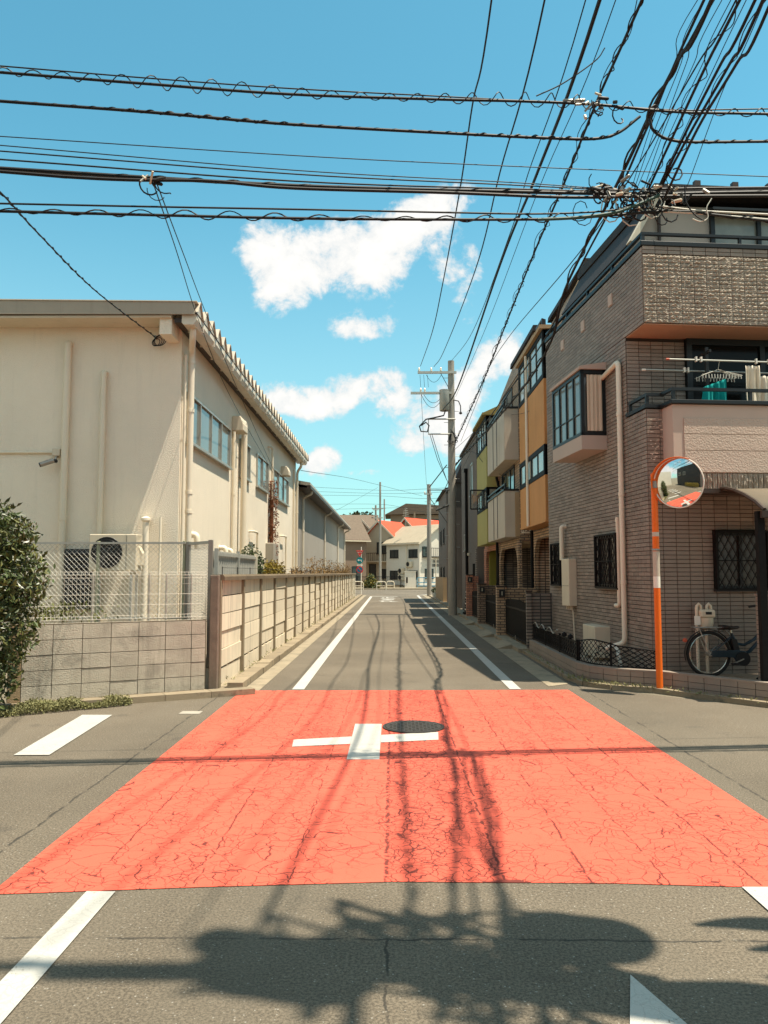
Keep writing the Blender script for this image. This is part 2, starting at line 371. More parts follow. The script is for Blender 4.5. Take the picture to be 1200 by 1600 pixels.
    h = t.m('SUBTRACT', t.m('MULTIPLY', t.noise(P, 120, 2, .7), .5), k)
    bn = t.n('ShaderNodeBump', i_Strength=.5, i_Distance=.006); t.l(h, bn.inputs['Height']); t.l(bn.outputs[0], b.inputs['Normal'])
    o = t.n('ShaderNodeOutputMaterial'); t.l(b.outputs[0], o.inputs[0])
asphalt()
crackpaint('red_paint', (.68, .112, .066), (.13, .028, .020))
crackpaint('white_paint', (.46, .44, .39), (.25, .22, .18), patch=False, amt=.28)

# ------------------------------------------------------------------ ground, streets, markings
def sheet(polys, z):
    m = MB()
    for p in polys: m.quad(*[(x, y, z) for x, y in p])
    return m
struct('ground', sheet([[(-900, -300), (900, -300), (900, 1200), (-900, 1200)]], -.012), 'ground')
struct('road', sheet([[(-2.1, 10.6), (2.75, 10.6), (2.75, 57), (-2.1, 57)], [(-16, -14), (16, -14), (16, 4), (-16, 4)], [(-16, 4), (12, 4), (6.4, 7.8), (-16, 7.8)], [(-16, 7.8), (6.4, 7.8), (2.75, 11.4), (2.75, 10.6), (-2.1, 10.6), (-2.1, 11.0), (-4.6, 9.75), (-16, 7.9)],
                      [(-30, 57), (40, 57), (40, 76), (-30, 76)]], 0), 'asphalt')
struct('red_crossing', sheet([[(-2.07, 4.065), (-1.0, 4.17), (0, 4.25), (1.2, 4.24), (2.52, 4.16), (2.49, 11.03), (-2.10, 10.9)]], .004), 'red_paint')
def lines(name, polys, z=.0085): return struct(name, sheet(polys, z), 'white_paint')
def strip(x0, y0, x1, y1, wd): return [(x0 - wd / 2, y0), (x0 + wd / 2, y0), (x1 + wd / 2, y1), (x1 - wd / 2, y1)]
lines('road_line', [strip(-1.325, 11.0, -1.42, 54, .17)])
lines('road_line', [strip(1.75, 11.05, 1.88, 56, .16), [(1.79, 56), (1.94, 56), (3.1, 59.6), (2.9, 59.8)]])
lines('road_line', [strip(-1.505, 4.10, -1.50, -8, .15)])
lines('road_line', [strip(1.905, 4.19, 1.92, 1.0, .14)])
lines('stop_line', [[(-1.4, 53.6), (.4, 53.6), (.4, 54.05), (-1.4, 54.05)]])
lines('stop_line', [[(-3.42, 7.06), (-3.10, 7.07), (-3.24, 9.03), (-3.59, 9.03)]])
a_, b_ = at(985, 1526, Z=0), at(1072, 1602, Z=0)
lines('painted_triangle', [[(a_.x, a_.y), (.57, 2.0), (1.35, 2.1), (b_.x, b_.y)]])
hb = lambda x: 7.42 + (x + .945) * .2278
ht = lambda x: 7.73 + (x + .97) * .2621
lines('painted_cross', [[(-.40, 6.93), (-.11, 6.93), (-.11, 8.53), (-.40, 8.53)], [(-.945, 7.42), (-.402, hb(-.402)), (-.402, ht(-.402)), (-.97, 7.73)], [(-.108, hb(-.108)), (.46, 7.74), (.48, 8.11), (-.108, ht(-.108))]])
# stop lettering before the far junction, three characters
def glyph(cx, cy, wd, ht, strokes):
    out = []
    for (x0, y0, x1, y1, t_) in strokes:
        a, b = Vector((cx + x0 * wd, cy + y0 * ht)), Vector((cx + x1 * wd, cy + y1 * ht))
        n = Vector((-(b.y - a.y), b.x - a.x)).normalized()
        hx = .07 if abs(x1 - x0) < abs(y1 - y0) else .22
        d = Vector((n.x * hx, n.y * hx)) if abs(n.x) > abs(n.y) else Vector((0, hx))
        out.append([tuple(a - d), tuple(b - d), tuple(b + d), tuple(a + d)])
    return out
TOMARE = [(-.25, 51.2, [(-.05, -.4, -.05, .45, 1), (-.05, .08, .38, .08, 1), (-.32, -.4, -.32, .12, 1), (-.5, -.45, .5, -.45, 1)]),
          (-.25, 48.0, [(-.42, .3, .42, .3, 1), (-.36, .05, .36, .05, 1), (0, .45, 0, -.32, 1), (-.3, -.35, .3, -.35, 1), (.1, -.3, .4, -.42, 1)]),
          (-.25, 44.8, [(-.28, .45, -.28, -.45, 1), (-.5, .2, -.05, .2, 1), (-.28, -.05, .2, .3, 1), (.2, .3, .2, -.35, 1), (.2, -.38, .5, -.2, 1)])]
k_ = 0
for cx, cy, st in TOMARE:
    for pl in glyph(cx, cy, 1.0, 2.0, st):
        o = struct('road_lettering', sheet([pl], .005 + .0006 * k_), 'white_paint'); k_ += 1
# manhole
mh = at(646, 1137, Z=0)
r_ = thing('manhole_cover', 'round cast iron manhole cover beside the white cross on the red paint', 'manhole', (mh.x, mh.y, 0))
MB().lathe((mh.x, mh.y, .0045), [(.33, 0), (.33, .012), (.305, .012), (.305, .006), (.001, .006)], 40).build('rim', 'manhole', r_)
m = MB()
m.lathe((mh.x, mh.y, .0105), [(.298, 0), (.298, .007), (.001, .007)], 40).build('cover', 'manhole', r_)
m = MB()
for k in range(-7, 8):
    for j in range(-7, 8):
        if k * k + j * j < 44 and (k + j) % 2 == 0: m.box(mh.x + k * .04 - .014, mh.x + k * .04 + .014, mh.y + j * .04 - .014, mh.y + j * .04 + .014, .0175, .0215)
m.build('grip_pattern', 'manhole', r_)
vp = at(298, 1114, Z=0)
o = MB().box(vp.x - .12, vp.x + .12, vp.y - .09, vp.y + .09, -.02, .007).build('valve_cover', 'concrete'); tag(o, 'small pale square valve cover in the asphalt left of the red paint', 'valve cover')

# gutters and kerbs
struct('gutter', sheet([[(-2.1, 11.0), (-1.86, 10.9), (-1.86, 57), (-2.1, 57)]], .005), 'gutter')
struct('gutter', sheet([[(2.28, 11.35), (2.62, 11.6), (2.62, 57), (2.28, 57)]], .005), 'gutter')
ks = MB().box(-.11, .11, -.297, .297, 0, .13).mesh('kerb_stone'); ks.materials.append(MATS['kerb'])
kr = struct('kerb', MB().box(-2.46, -2.12, 11.0, 56, -.01, .045), 'gutter')
for i in range(48): inst('kerb_stone', ks, kr, (-2.22 + rnd.uniform(-.008, .008), 11.3 + i * .6, -.03 + rnd.uniform(-.008, .006)), (0, 0, rnd.uniform(-.01, .01)))
m = MB()
for i in range(48, 75): m.box(-2.33, -2.11, 11.0 + i * .6 + .005, 11.595 + i * .6, -.01, .10)
m.build('kerb_stone_row', 'kerb', kr)['kind'] = 'stuff'
d_ = Vector((2.15, 1.12, 0)).normalized()
kr2 = struct('kerb', MB().bar((-4.15, 9.72, .02), (-2.25, 10.78, .02), .16, .06), 'gutter')
for i in range(4):
    q = Vector((-4.0, 9.72, 0)) + d_ * (.3 + .6 * i - .1) + Vector((d_.y, -d_.x, 0)) * .12
    inst('kerb_stone', ks, kr2, (q.x, q.y, -.05), (0, 0, math.atan2(d_.y, d_.x) + rad(90)))

# ------------------------------------------------------------------ roadside wall of concrete panels
pw = thing('panel_wall', 'long cream concrete panel wall with brown coping along the left roadside', 'wall', (-2.47, 10.8, 0))
pitch, nb = 1.70, 24
pm = MB().box(-.022, .022, .056, pitch - .056, .008, .248).mesh('panel'); pm.materials.append(MATS['panel'])
bmx = MB().box(-.022, .022, .056, pitch - .056, .0, .235)
for k0, k1 in ((.056, .16), (.62, .74), (1.10, 1.18), (1.54, pitch - .056)): bmx.box(-.0215, .0215, k0, k1, .234, .2535)
pm0 = bmx.mesh('panel'); pm0.materials.append(MATS['panel'])
pp = MB().box(-.055, .06, -.052, .052, 0, 1.54).mesh('post'); pp.materials.append(MATS['panel_post'])
cm = MB().prism([(-.10, 0, 0), (.10, 0, 0), (.10, 0, .055), (.07, 0, .085), (-.07, 0, .085), (-.10, 0, .055)], (0, pitch - .008, 0)).mesh('coping'); cm.materials.append(MATS['coping'])
for i in range(nb):
    y0 = .12 + i * pitch
    inst('post', pp, pw, (0, y0 + (0 if i else .0), 0))
    inst('coping', cm, pw, (0, y0, 1.541), (0, 0, rnd.uniform(-.002, .002)))
    for j in range(6):
        inst('panel', pm0 if j == 0 else pm, pw, (rnd.uniform(-.011, .009), y0, .045 + j * .2535 if j else .04), (rnd.uniform(-.004, .004), rnd.uniform(-.007, .007), rnd.uniform(-.003, .003)))
MB().box(-2.56, -2.36, 10.82, 52.0, -.01, .041).build('footing', 'kerb', pw)
MB().box(-2.505, -2.50, 11.0, 51.6, .045, 1.53).build('shade_backing', 'mortar', pw)  # dark sheet added behind the panels so gaps and slots read as shade
sp = MB().box(-2.545, -2.425, 10.78, 10.89, -.02, 1.62).build('end_post', 'stone_post', pw, bevel=.012); sp['label'] = 'rough brown stone end post'
m = MB()
for i in range(16): m.box(-2.475, -2.465, 11.2 + i * 1.1, 11.215 + i * 1.1, 1.62, 1.74)
m.tube([(-2.47, 11.2, 1.725), (-2.47, 27.7, 1.725)], .003, 4); m.build('wire_strand', 'rubber', pw)

# ------------------------------------------------------------------ block wall at the corner
BA, BB = Vector((-4.62, 9.66, 0)), Vector((-2.58, 10.78, 0))
bl = (BB - BA).length; bz = math.atan2(BB.y - BA.y, BB.x - BA.x)
bw = thing('block_wall', 'low stained grey concrete block wall at the left corner under the wire fence', 'wall', BA, bz)
nc = 6; cwid = bl / 6.6
MB().box(0, bl, .02, .115, 0, .985).build('mortar_bed', 'mortar', bw, local=True)
bk = MB().box(.004, cwid - .004, -.002, .10, .004, .186).mesh('block'); bk.materials.append(MATS['block'])
bk2 = MB().box(.004, bl - 6 * cwid - .02, -.002, .10, .004, .186).mesh('block'); bk2.materials.append(MATS['block'])
bk3 = MB().box(-.15, -.004, -.002, .16, .004, .186).mesh('block'); bk3.materials.append(MATS['block_brown'])
for j in range(5):
    for i in range(7): inst('block', bk if i < 6 else bk2, bw, (i * cwid, rnd.uniform(-.004, .003), .04 + j * .19))
    inst('block', bk3, bw, (0, 0, .04 + j * .19))
MB().box(-.16, bl, .01, .12, .992, 1.0).build('coping', 'coping', bw, local=True)
MB().box(-.1, bl, -.06, .14, -.02, .04).build('footing', 'kerb', bw, local=True)

# white welded-mesh fence on the block wall
wf = thing('mesh_fence', 'white welded wire mesh fence standing on the stained block wall', 'fence', BA + Vector((0, 0, 1.0)), bz)
m = MB(); n = int(bl / .05)
for i in range(n + 1):
    x = .02 + i * .05
    m.tube([(x, .06, .0), (x, .03, .04), (x, .06, .08), (x, .06, .58), (x, .03, .62), (x, .06, .66)], .0021, 4, cap=False)
m.build('vertical_wires', 'white_wire', wf, local=True)
for z, y in ((.0, .06), (.04, .03), (.08, .06), (.22, .057), (.36, .057), (.5, .057), (.58, .06), (.62, .03), (.66, .06)):
    MB().tube([(0, y, z), (bl, y, z)], .0028, 5).build('horizontal_wire', 'white_wire', wf, local=True)
for x in (.12, .82, 1.55, 1.78, 2.12): MB().tube([(x, .09, -.03), (x, .09, .64)], .014, 8).build('post', 'galv', wf, local=True, smooth=True)

# ------------------------------------------------------------------ chain link fence behind
def chain(parent, A, B, z0, z1, mat='galv', pit=.062, r=.0017):
    A, B = Vector(A), Vector(B); L = (B - A).length; U = (B - A) / L; H = z1 - z0; m = MB()
    g = lambda u, z, n=0: (A.x + U.x * u, A.y + U.y * u + n, z0 + z)
    k = -H
    while k < L:
        for sgn in (1, -1):
            pts = []
            a0, a1 = max(0, k), min(L, k + H)
            if a1 - a0 > .02:
                za, zb = a0 - k, a1 - k
                if sgn < 0: za, zb = H - za, H - zb
                m.tube([g(a0, za, .003 * sgn), g(a1, zb, .003 * sgn)], r, 3, cap=False)
        k += pit
    return m.build('chain_link_mesh', mat, parent)
cf = thing('chain_link_fence', 'grey chain link fence with green posts behind the white mesh fence', 'fence', (-4.6, 11.6, 0))
chain(cf, (-6.3, 11.6, 0), (-3.12, 11.6, 0), .95, 2.09, pit=.075, r=.0026)
for x in (-6.28, -5.70, -4.45, -3.14): MB().tube([(x, 11.62, .3), (x, 11.62, 2.13)], .026, 10).build('post', 'green_post', cf, smooth=True)
MB().box(-6.3, -3.12, 11.585, 11.625, 2.085, 2.115).build('top_rail', 'galv', cf)
MB().tube([(-6.3, 11.61, .97), (-3.12, 11.61, .97)], .012, 6).build('bottom_rail', 'galv', cf)
cg = thing('chain_link_gate', 'dense chain link gate panel next to the brown stone end post', 'gate', (-2.85, 11.3, 0))
chain(cg, (-3.08, 11.62, 0), (-2.60, 11.02, 0), .95, 2.08, pit=.045, r=.003)
for p in ((-3.08, 11.62), (-2.60, 11.02)): MB().box(p[0] - .03, p[0] + .03, p[1] - .03, p[1] + .03, .3, 2.12).build('post', 'steel', cg)
MB().bar((-3.08, 11.62, 2.09), (-2.60, 11.02, 2.09), .03, .04).build('top_rail', 'galv', cg)
# ------------------------------------------------------------------ cream workshop on the left
WX, WY = -3.8, 13.6
M('fascia_shaded', (.34, .305, .26), .75, .08, 2, streak=.2)  # shade of the front fascia put into a darker colour
lb = thing('workshop_building', 'cream stucco workshop with ribbed metal roof on the left of the street', 'building', (WX, WY, 0))
MB().box(-18, WX, WY, 30.2, -.02, 6.12).build('wall', 'cream_wall', lb)
# ribbed folded-plate roof
prof = [(0, 0), (.17, .23), (.23, .23), (.40, 0)]; m = MB(); ys = []
y = 13.0
while y < 30.75:
    for dy, dz in prof: ys.append((y + dy, dz))
    y += .5
x0, x1 = -18.4, -3.36
V = []
for th_ in (0, .012):
    for (yy_, dz) in ys:
        V += [(x0, yy_, 6.16 + .012 * (x1 - x0) + dz + th_), (x1, yy_, 6.16 + dz + th_)]
nn = len(ys) * 2; Fc = []
for i in range(len(ys) - 1):
    a = 2 * i; Fc += [(a, a + 1, a + 3, a + 2), (nn + a, nn + a + 2, nn + a + 3, nn + a + 1), (a + 1, nn + a + 1, nn + a + 3, a + 3), (a, a + 2, nn + a + 2, nn + a)]
m.add(V, Fc); rf = m.build('roof', 'roof_metal', lb)
m = MB()
for k in range(int((30.75 - 13.0) / .5)):
    yb = 13.0 + k * .5
    m.add([(x1 - .03, yb + .015, 6.165), (x1 - .03, yb + .385, 6.165), (x1 - .03, yb + .23, 6.385), (x1 - .03, yb + .17, 6.385)], [(0, 1, 2, 3)])
m.build('rib_end', 'roof_metal', rf, normals=False)
MB().prism([(-18.4, 13.02, 6.20), (-3.42, 13.02, 6.13), (-3.42, 13.02, 6.345), (-18.4, 13.02, 6.535)], (0, -.03, 0)).build('fascia', 'fascia_shaded', lb)
MB().prism([(-18.4, 12.97, 6.54), (-3.38, 12.97, 6.348), (-3.38, 12.97, 6.362), (-18.4, 12.97, 6.554)], (0, .16, 0)).build('fascia_cap', 'gutter_metal', lb)
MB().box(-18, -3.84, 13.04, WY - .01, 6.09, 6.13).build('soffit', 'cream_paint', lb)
a, b = at(250, 480, Y=13.1), at(268, 522, Y=13.1)
MB().box(a.x, b.x, 13.1, WY + .005, b.z, a.z - .05).build('beam_end', 'cream_wall', lb)
# box gutter under the eave
MB().prism([(-3.66, 13.06, 6.15), (-3.66, 13.06, 6.0), (-3.62, 13.06, 5.97), (-3.45, 13.06, 5.97), (-3.40, 13.06, 6.06), (-3.40, 13.06, 6.15)], (0, 17.6, 0)).build('gutter_trough', 'gutter_metal', lb)
m = MB()
for k in range(20): m.box(-3.67, -3.39, 13.5 + k * .88, 13.53 + k * .88, 5.965, 6.155)
m.build('gutter_bracket', 'gutter_metal', lb)
MB().box(-3.8, -3.66, 13.1, 30.6, 6.02, 6.10).build('eave_board', 'brown_metal', lb)
def pipe(parent, name, pts, r, mat, bands=(), n=12):
    "a pipe with rounded elbows and coupling bands"
    P = [Vector(p) for p in pts]; out = [P[0]]
    for i in range(1, len(P) - 1):
        d0, d1 = (P[i - 1] - P[i]), (P[i + 1] - P[i]); k = min(r * 2.2, d0.length * .45, d1.length * .45)
        for t in (0, .25, .5, .75, 1):
            q0 = P[i] + d0.normalized() * k; q1 = P[i] + d1.normalized() * k
            out.append(q0.lerp(P[i], t).lerp(P[i].lerp(q1, t), t))
    out.append(P[-1]); o = MB().tube(out, r, n).build(name, mat, parent, smooth=True)
    if bands:
        m = MB()
        for z in bands:
            for i in range(len(P) - 1):
                lo, hi = sorted((P[i].z, P[i + 1].z))
                if hi - lo > .3 and lo < z < hi:
                    q = P[i].lerp(P[i + 1], (z - P[i].z) / (P[i + 1].z - P[i].z)); m.lathe(q, [(r * 1.16, -.03), (r * 1.16, .03)], n)
        m.build('band', mat, o, smooth=True)
    return o
pipe(lb, 'downpipe', [(-3.53, 13.32, 5.99), (-3.53, 13.32, 5.84), (-3.67, 13.80, 5.66), (-3.67, 13.80, 0)], .06, 'white_pipe', (5.5, 4.6, 3.1, 2.75, 1.4))
pipe(lb, 'downpipe', [(-3.53, 29.7, 5.99), (-3.53, 29.75, 5.8), (-3.71, 29.95, 5.6), (-3.71, 29.95, 0)], .05, 'cream_pipe', (4, 2.5))
pipe(lb, 'downpipe', [(-3.75, 29.3, 5.6), (-3.75, 29.3, 0)], .035, 'cream_pipe')
pipe(lb, 'conduit', [(-3.74, 13.66, 5.6), (-3.74, 13.66, 0)], .022, 'cream_pipe')
WN, WU = (1, 0, 0), (0, 1, 0)
for y0, y1, cols in ((13.98, 17.74, 4), (18.95, 20.25, 1), (21.3, 23.25, 2), (24.3, 27.85, 3)):
    window(lb, (WX, y0, 4.07), WU, WN, y1 - y0, .93, cols, 'alu', 'glass_sky', fw=.045, proud=.05)
def hood(parent, x, y, z, w_, h_, d_):
    MB().prism([(x, y, z), (x + d_, y, z), (x + d_, y, z + h_ * .45), (x + d_ * .72, y, z + h_), (x, y, z + h_)], (0, w_, 0)).build('vent_hood', 'cream_paint', parent, bevel=.02)
hood(lb, WX, 18.0, 5.02, .55, .36, .28)
hood(lb, WX, 26.1, 4.98, .5, .32, .28)
pipe(lb, 'downpipe', [(-3.70, 18.62, 5.36), (-3.66, 18.86, 5.36), (-3.66, 18.86, 0)], .075, 'cream_pipe', (2.2,))
pipe(lb, 'downpipe', [(-3.74, 18.02, 5.0), (-3.74, 18.02, 0)], .04, 'cream_pipe', (3.5,))
pipe(lb, 'conduit', [(-3.80, 23.3, 5.5), (-3.70, 23.3, 5.5), (-3.70, 23.62, 5.5), (-3.70, 23.62, 3.9)], .035, 'cream_pipe')
pipe(lb, 'downpipe', [(-3.71, 23.65, 4.4), (-3.71, 23.65, 0)], .06, 'leaf_brown')
def cowl(x, y, z, r):
    pipe(lb, 'vent_cowl', [(WX, y, z), (x, y, z), (x + .02, y, z - .26)], r, 'white_pipe')
cowl(-3.64, 14.3, 2.36, .06); cowl(-3.66, 16.9, 2.2, .055); cowl(-3.66, 17.5, 2.17, .05)
pipe(lb, 'conduit', [(WX, 20.4, 2.75), (-3.68, 20.4, 2.75), (-3.68, 21.0, 2.75), (-3.68, 21.0, 1.4)], .03, 'cream_pipe')
pipe(lb, 'conduit', [(WX, 26.0, 2.9), (-3.68, 26.0, 2.9), (-3.68, 26.7, 2.9), (-3.68, 26.7, 1.5)], .03, 'cream_pipe')
o = MB().box(-3.8, -3.55, 23.1, 24.1, 1.95, 2.55).build('meter_box', 'concrete', lb, bevel=.02)
# street face of the gable end
FY = WY
for px, t_, bt, r in ((107, 527, 900, .062), (163, 572, 880, .048)):
    a = at(px, t_ + 10, Y=FY - .07); pipe(lb, 'drain_pipe', [(a.x, FY, a.z), (a.x, FY - .075, a.z), (a.x, FY - .075, 0)], r, 'cream_pipe', (2.6,))
a = at(228, 815, Y=FY - .12); pipe(lb, 'vent_pipe', [(a.x, FY - .12, 0), (a.x, FY - .12, a.z)], .055, 'white_pipe')
MB().lathe((a.x, FY - .12, a.z - .01), [(.05, 0), (.085, .03), (.085, .07), (.03, .10)], 14).build('vent_cap', 'white_pipe', lb, smooth=True)
a = at(251, 808, Y=FY - .08); pipe(lb, 'vent_pipe', [(a.x, FY - .08, 0), (a.x, FY - .08, a.z)], .022, 'white_pipe', (2.2,))
a = at(-40, 707, Y=FY - .03); b = at(92, 707, Y=FY - .03)
pipe(lb, 'conduit', [(-9, FY - .025, a.z), (b.x, FY - .025, a.z)], .022, 'cream_pipe')
MB().box(b.x - .1, b.x + .04, FY - .09, FY - .002, a.z - .07, a.z + .06).build('junction_box', 'cream_paint', lb, bevel=.01)
sc = thing('security_camera', 'grey bullet security camera on the cream gable wall', 'camera', (b.x - .02, FY - .1, a.z - .15))
cx, cz = b.x - .02, a.z
pipe(sc, 'bracket', [(cx, FY - .03, cz - .08), (cx, FY - .10, cz - .09), (cx, FY - .12, cz - .16)], .018, 'steel')
MB().lathe((cx, FY - .12, cz - .17), [(.03, -.03), (.045, 0), (.03, .03)], 12).build('swivel', 'black_plastic', sc, smooth=True)
MB().tube([(cx - .02, FY - .13, cz - .16), (cx - .22, FY - .22, cz - .25)], .045, 12).build('housing', 'steel', sc, smooth=True)
MB().tube([(cx - .21, FY - .215, cz - .245), (cx - .235, FY - .226, cz - .256)], .04, 12).build('lens', 'black_plastic', sc, smooth=True)

def ac_unit(label, loc, rz, w_=.8, h_=.58, d_=.3, mat='plastic_cream', legs=.06, front=-1):
    "outdoor air conditioning unit: casing, fan guard, side panel, feet (local front is -Y)"
    t = thing('air_conditioner', label, 'air conditioner', loc, rz, 'outdoor air conditioning units')
    MB().box(0, w_, 0, d_, legs, legs + h_).build('casing', mat, t, local=True, bevel=.012)
    cx, cz, r = w_ * .38, legs + h_ * .5, h_ * .42
    MB().lathe((cx, -.003, cz), [(r, -.006), (r, .004)], 28, 'y').build('fan_opening', 'dark_metal', t, local=True)
    m = MB()
    for k in range(1, 7): m.tube(circ((cx, -.014, cz), r * k / 6, 28, (1, 0, 0), (0, 0, 1)), .004, 4, closed=True)
    for k in range(8):
        t_ = math.pi * k / 8; m.tube([(cx - r * math.cos(t_), -.014, cz - r * math.sin(t_)), (cx + r * math.cos(t_), -.014, cz + r * math.sin(t_))], .004, 4)
    m.build('fan_guard', 'dark_metal', t, local=True)
    MB().box(w_ * .79, w_ * .795, -.004, 0, legs + .02, legs + h_ - .02).build('panel_seam', 'black_plastic', t, local=True)
    MB().prism([(w_, d_ * .3, legs + .1), (w_ + .05, d_ * .35, legs + .1), (w_ + .06, d_ * .35, legs + .3), (w_, d_ * .35, legs + .42)], (0, d_ * .45, 0)).build('valve_cover', mat, t, local=True)
    for x in (.1, w_ - .16): MB().box(x, x + .06, -.03, d_ + .03, 0, legs).build('foot', 'plastic_cream', t, local=True)
    return t
a = at(138, 892, Y=12.9)
ac_unit('cream air conditioner raised behind the chain link fence against the gable wall', (a.x, 12.9, 1.62), 0, .8, .62, .32)
st = thing('steel_stand', 'dark steel stand carrying the raised air conditioner by the gable wall', 'stand', (a.x, 12.9, 0))
for x in (a.x + .08, a.x + .72):
    for y in (12.92, 13.2): MB().bar((x, y, 0), (x, y, 1.62), .04, .04).build('leg', 'galv', st)
MB().bar((a.x, 13.06, .8), (a.x + .8, 13.06, .8), .04, .04).build('brace', 'galv', st)
a = at(103, 858, Y=13.55); b = at(143, 952, Y=13.55)
lv = thing('louvre_vent', 'dark louvred vent in the gable wall below the air conditioner', 'vent', (a.x, 13.5, b.z))
MB().box(a.x, b.x, 13.5, 13.6, b.z, a.z).build('frame', 'dark_metal', lv)
for k in range(9):
    z = b.z + .05 + k * (a.z - b.z - .1) / 8
    MB().prism([(a.x + .03, 13.50, z - .03), (a.x + .03, 13.46, z - .045), (a.x + .03, 13.50, z + .03)], (b.x - a.x - .06, 0, 0)).build('slat', 'black_plastic', lv)

# corrugated sheet screen behind the panel wall
cs = thing('sheet_screen', 'grey corrugated metal screen behind the panel wall by the chain link gate', 'fence', (-3.0, 13, 0))
pts = []; y = 12.9; k = 0
while y < 16.6: pts.append((y, .02 * (1 if (k // 2) % 2 else -1))); y += .045; k += 1
V = []; Fc = []
for (y, dx) in pts: V += [(-2.98 + dx, y, .2), (-2.98 + dx, y, 2.02)]
for i in range(len(pts) - 1): Fc.append((2 * i, 2 * i + 2, 2 * i + 3, 2 * i + 1))
MB().add(V, Fc).build('sheet', 'galv', cs, normals=False)
for y in (12.88, 14.7, 16.62): MB().box(-2.97, -2.91, y - .03, y + .03, 0, 2.06).build('post', 'white_pipe' if y > 16 else 'galv', cs)
MB().box(-2.955, -2.93, 12.9, 16.6, 1.94, 1.99).build('rail', 'galv', cs)

# ------------------------------------------------------------------ grey warehouse beyond
gw = thing('gray_warehouse', 'long windowless grey warehouse with downpipes beyond the cream workshop', 'building', (WX, 31, 0))
MB().box(-16, -3.8, 31.2, 61, -.02, 5.25).build('wall', 'gray_wall', gw)
MB().prism([(-16, 30.9, 7.4), (-3.30, 30.9, 5.16), (-3.30, 30.9, 5.30), (-16, 30.9, 7.56)], (0, 30.6, 0)).build('roof', 'roof_metal', gw)
MB().prism([(-3.42, 30.8, 5.18), (-3.42, 30.8, 5.06), (-3.27, 30.8, 5.06), (-3.27, 30.8, 5.18)], (0, 30.7, 0)).build('gutter_trough', 'brown_metal', gw)
MB().box(-3.8, -3.44, 31.0, 61, 5.08, 5.12).build('soffit', 'brown_metal', gw)
for y in (32.0, 42.5, 53.0, 60.4):
    pipe(gw, 'downpipe', [(-3.35, y, 5.08), (-3.35, y, 4.95), (-3.71, y + .1, 4.8), (-3.71, y + .1, 0)], .055, 'gutter_metal', (3.4, 2.0), n=8)
MB().prism([(-16, 31.18, 5.24), (-3.81, 31.18, 5.24), (-3.81, 31.18, 5.25), (-16, 31.18, 7.35)], (0, .05, 0)).build('gable', 'gray_wall', gw)
# ------------------------------------------------------------------ corner house on the right, clad in brown tiles
M('tile', (.25, .213, .190), .62, .16, 1.3, .25, 60, rnd_=.16, spec=.3, island=True, streak=.18)
M('tile_rock', (.36, .315, .275), .8, .14, 5, .6, 60, rnd_=.12, island=True, spec=.15)
M('tile_bed', (.048, .039, .034), .95, .1, 4)
M('pink_stucco', (.50, .40, .36), .9, .05, 1.5, 0)
M('pink_rough', (.51, .415, .37), .92, .05, 1.5, .9, 38)
M('pink_soffit', (.46, .27, .19), .85, .06, 2)
M('house_pink', (.46, .395, .36), .9, .06, 1.2, .15, 60)
M('roof_dark', (.024, .020, .019), .7, .2, 4, .3, 30)
M('slate_trim', (.014, .018, .021), .4, .1, 4)
M('poly_roof', (.24, .21, .17), .35, .12, 2, spec=.4)
M('gravel', (.36, .29, .23), .95, .35, 40, .9, 60)
M('towel', (.0, .27, .28), .9, .2, 6)
M('cloth_white', (.74, .68, .60), .9, .1, 6)
M('bike_blue', (.018, .035, .052), .3, .1, 3, spec=.5)
M('chrome', (.55, .54, .50), .25, .05, 3, metal=.8)
M('leather', (.03, .022, .02), .5, .1, 8)
M('red_tip', (.45, .10, .06), .5, .05, 3)
M('glass_dark', (.008, .009, .009), .12, .2, 2, spec=.12)
M('glass_dim', (.075, .072, .066), .15, .3, 3, spec=.3)
H1 = (3.82, 11.4, 0); HZ = rad(5.3)
h1 = thing('tiled_house', 'three storey house clad in brown tiles with pink balcony on the right corner', 'house', H1, HZ)
D1, W1 = 5.0, 6.0
L = dict(local=True)
# carcass: ground floor, recessed first floor, top parapet
m = MB().box(.012, W1, .012, D1, -.02, 3.10); m.box(.014, W1, .70, D1, 3.10, 5.42); m.build('wall', 'tile_bed', h1, **L)
MB().box(.010, .14, .010, .71, 3.10, 4.12).build('side_parapet', 'tile_bed', h1, **L)
m = MB().box(.012, .15, .16, D1, 5.42, 6.62); m.box(.012, W1, .012, .15, 5.42, 6.62); m.box(.16, W1, .16, D1 - .01, 5.44, 5.60); m.build('balcony_parapet', 'tile_bed', h1, **L)
MB().box(.006, W1, .006, .70, 5.405, 5.418).build('balcony_soffit', 'pink_soffit', h1, **L)
TW, TH, JT = .2, .0625, .0058
skip_side = [(1.08, 2.05, 1.39, 2.30), (4.01, 4.62, 1.39, 2.25)]
skip_front = [(.96, 1.78, 1.39, 2.27)]
tiles = []   # (kind, location, size)
def lay(face, u0, u1, z0, z1, off, skips, kind='tile', stagger=False):
    row = 0; z = z0
    while z + TH <= z1 + .002:
        u = u0 - (TW / 2 if (stagger and row % 2) else 0)
        while u < u1 - .01:
            a, b = max(u, u0), min(u + TW, u1); segs = [(a, b)]
            for s in skips:
                if min(z + TH, s[3]) - max(z, s[2]) > TH * .45:
                    segs = [q for (c0, c1) in segs for q in ((c0, min(c1, s[0])), (max(c0, s[1]), c1))if q[1] - q[0] > .025]
            for a, b in dict.fromkeys(segs):
                if b - a > .025: tiles.append((face, kind, (a + b) / 2, z + TH / 2, off, b - a - JT, abs(b - a - TW) < 1e-4))
            u += TW
        z += TH; row += 1
lay('side', 0, D1, .10, 3.10, 0, skip_side, stagger=True)
lay('side', .70, D1, 3.10, 5.42, 0, skip_side, stagger=True)
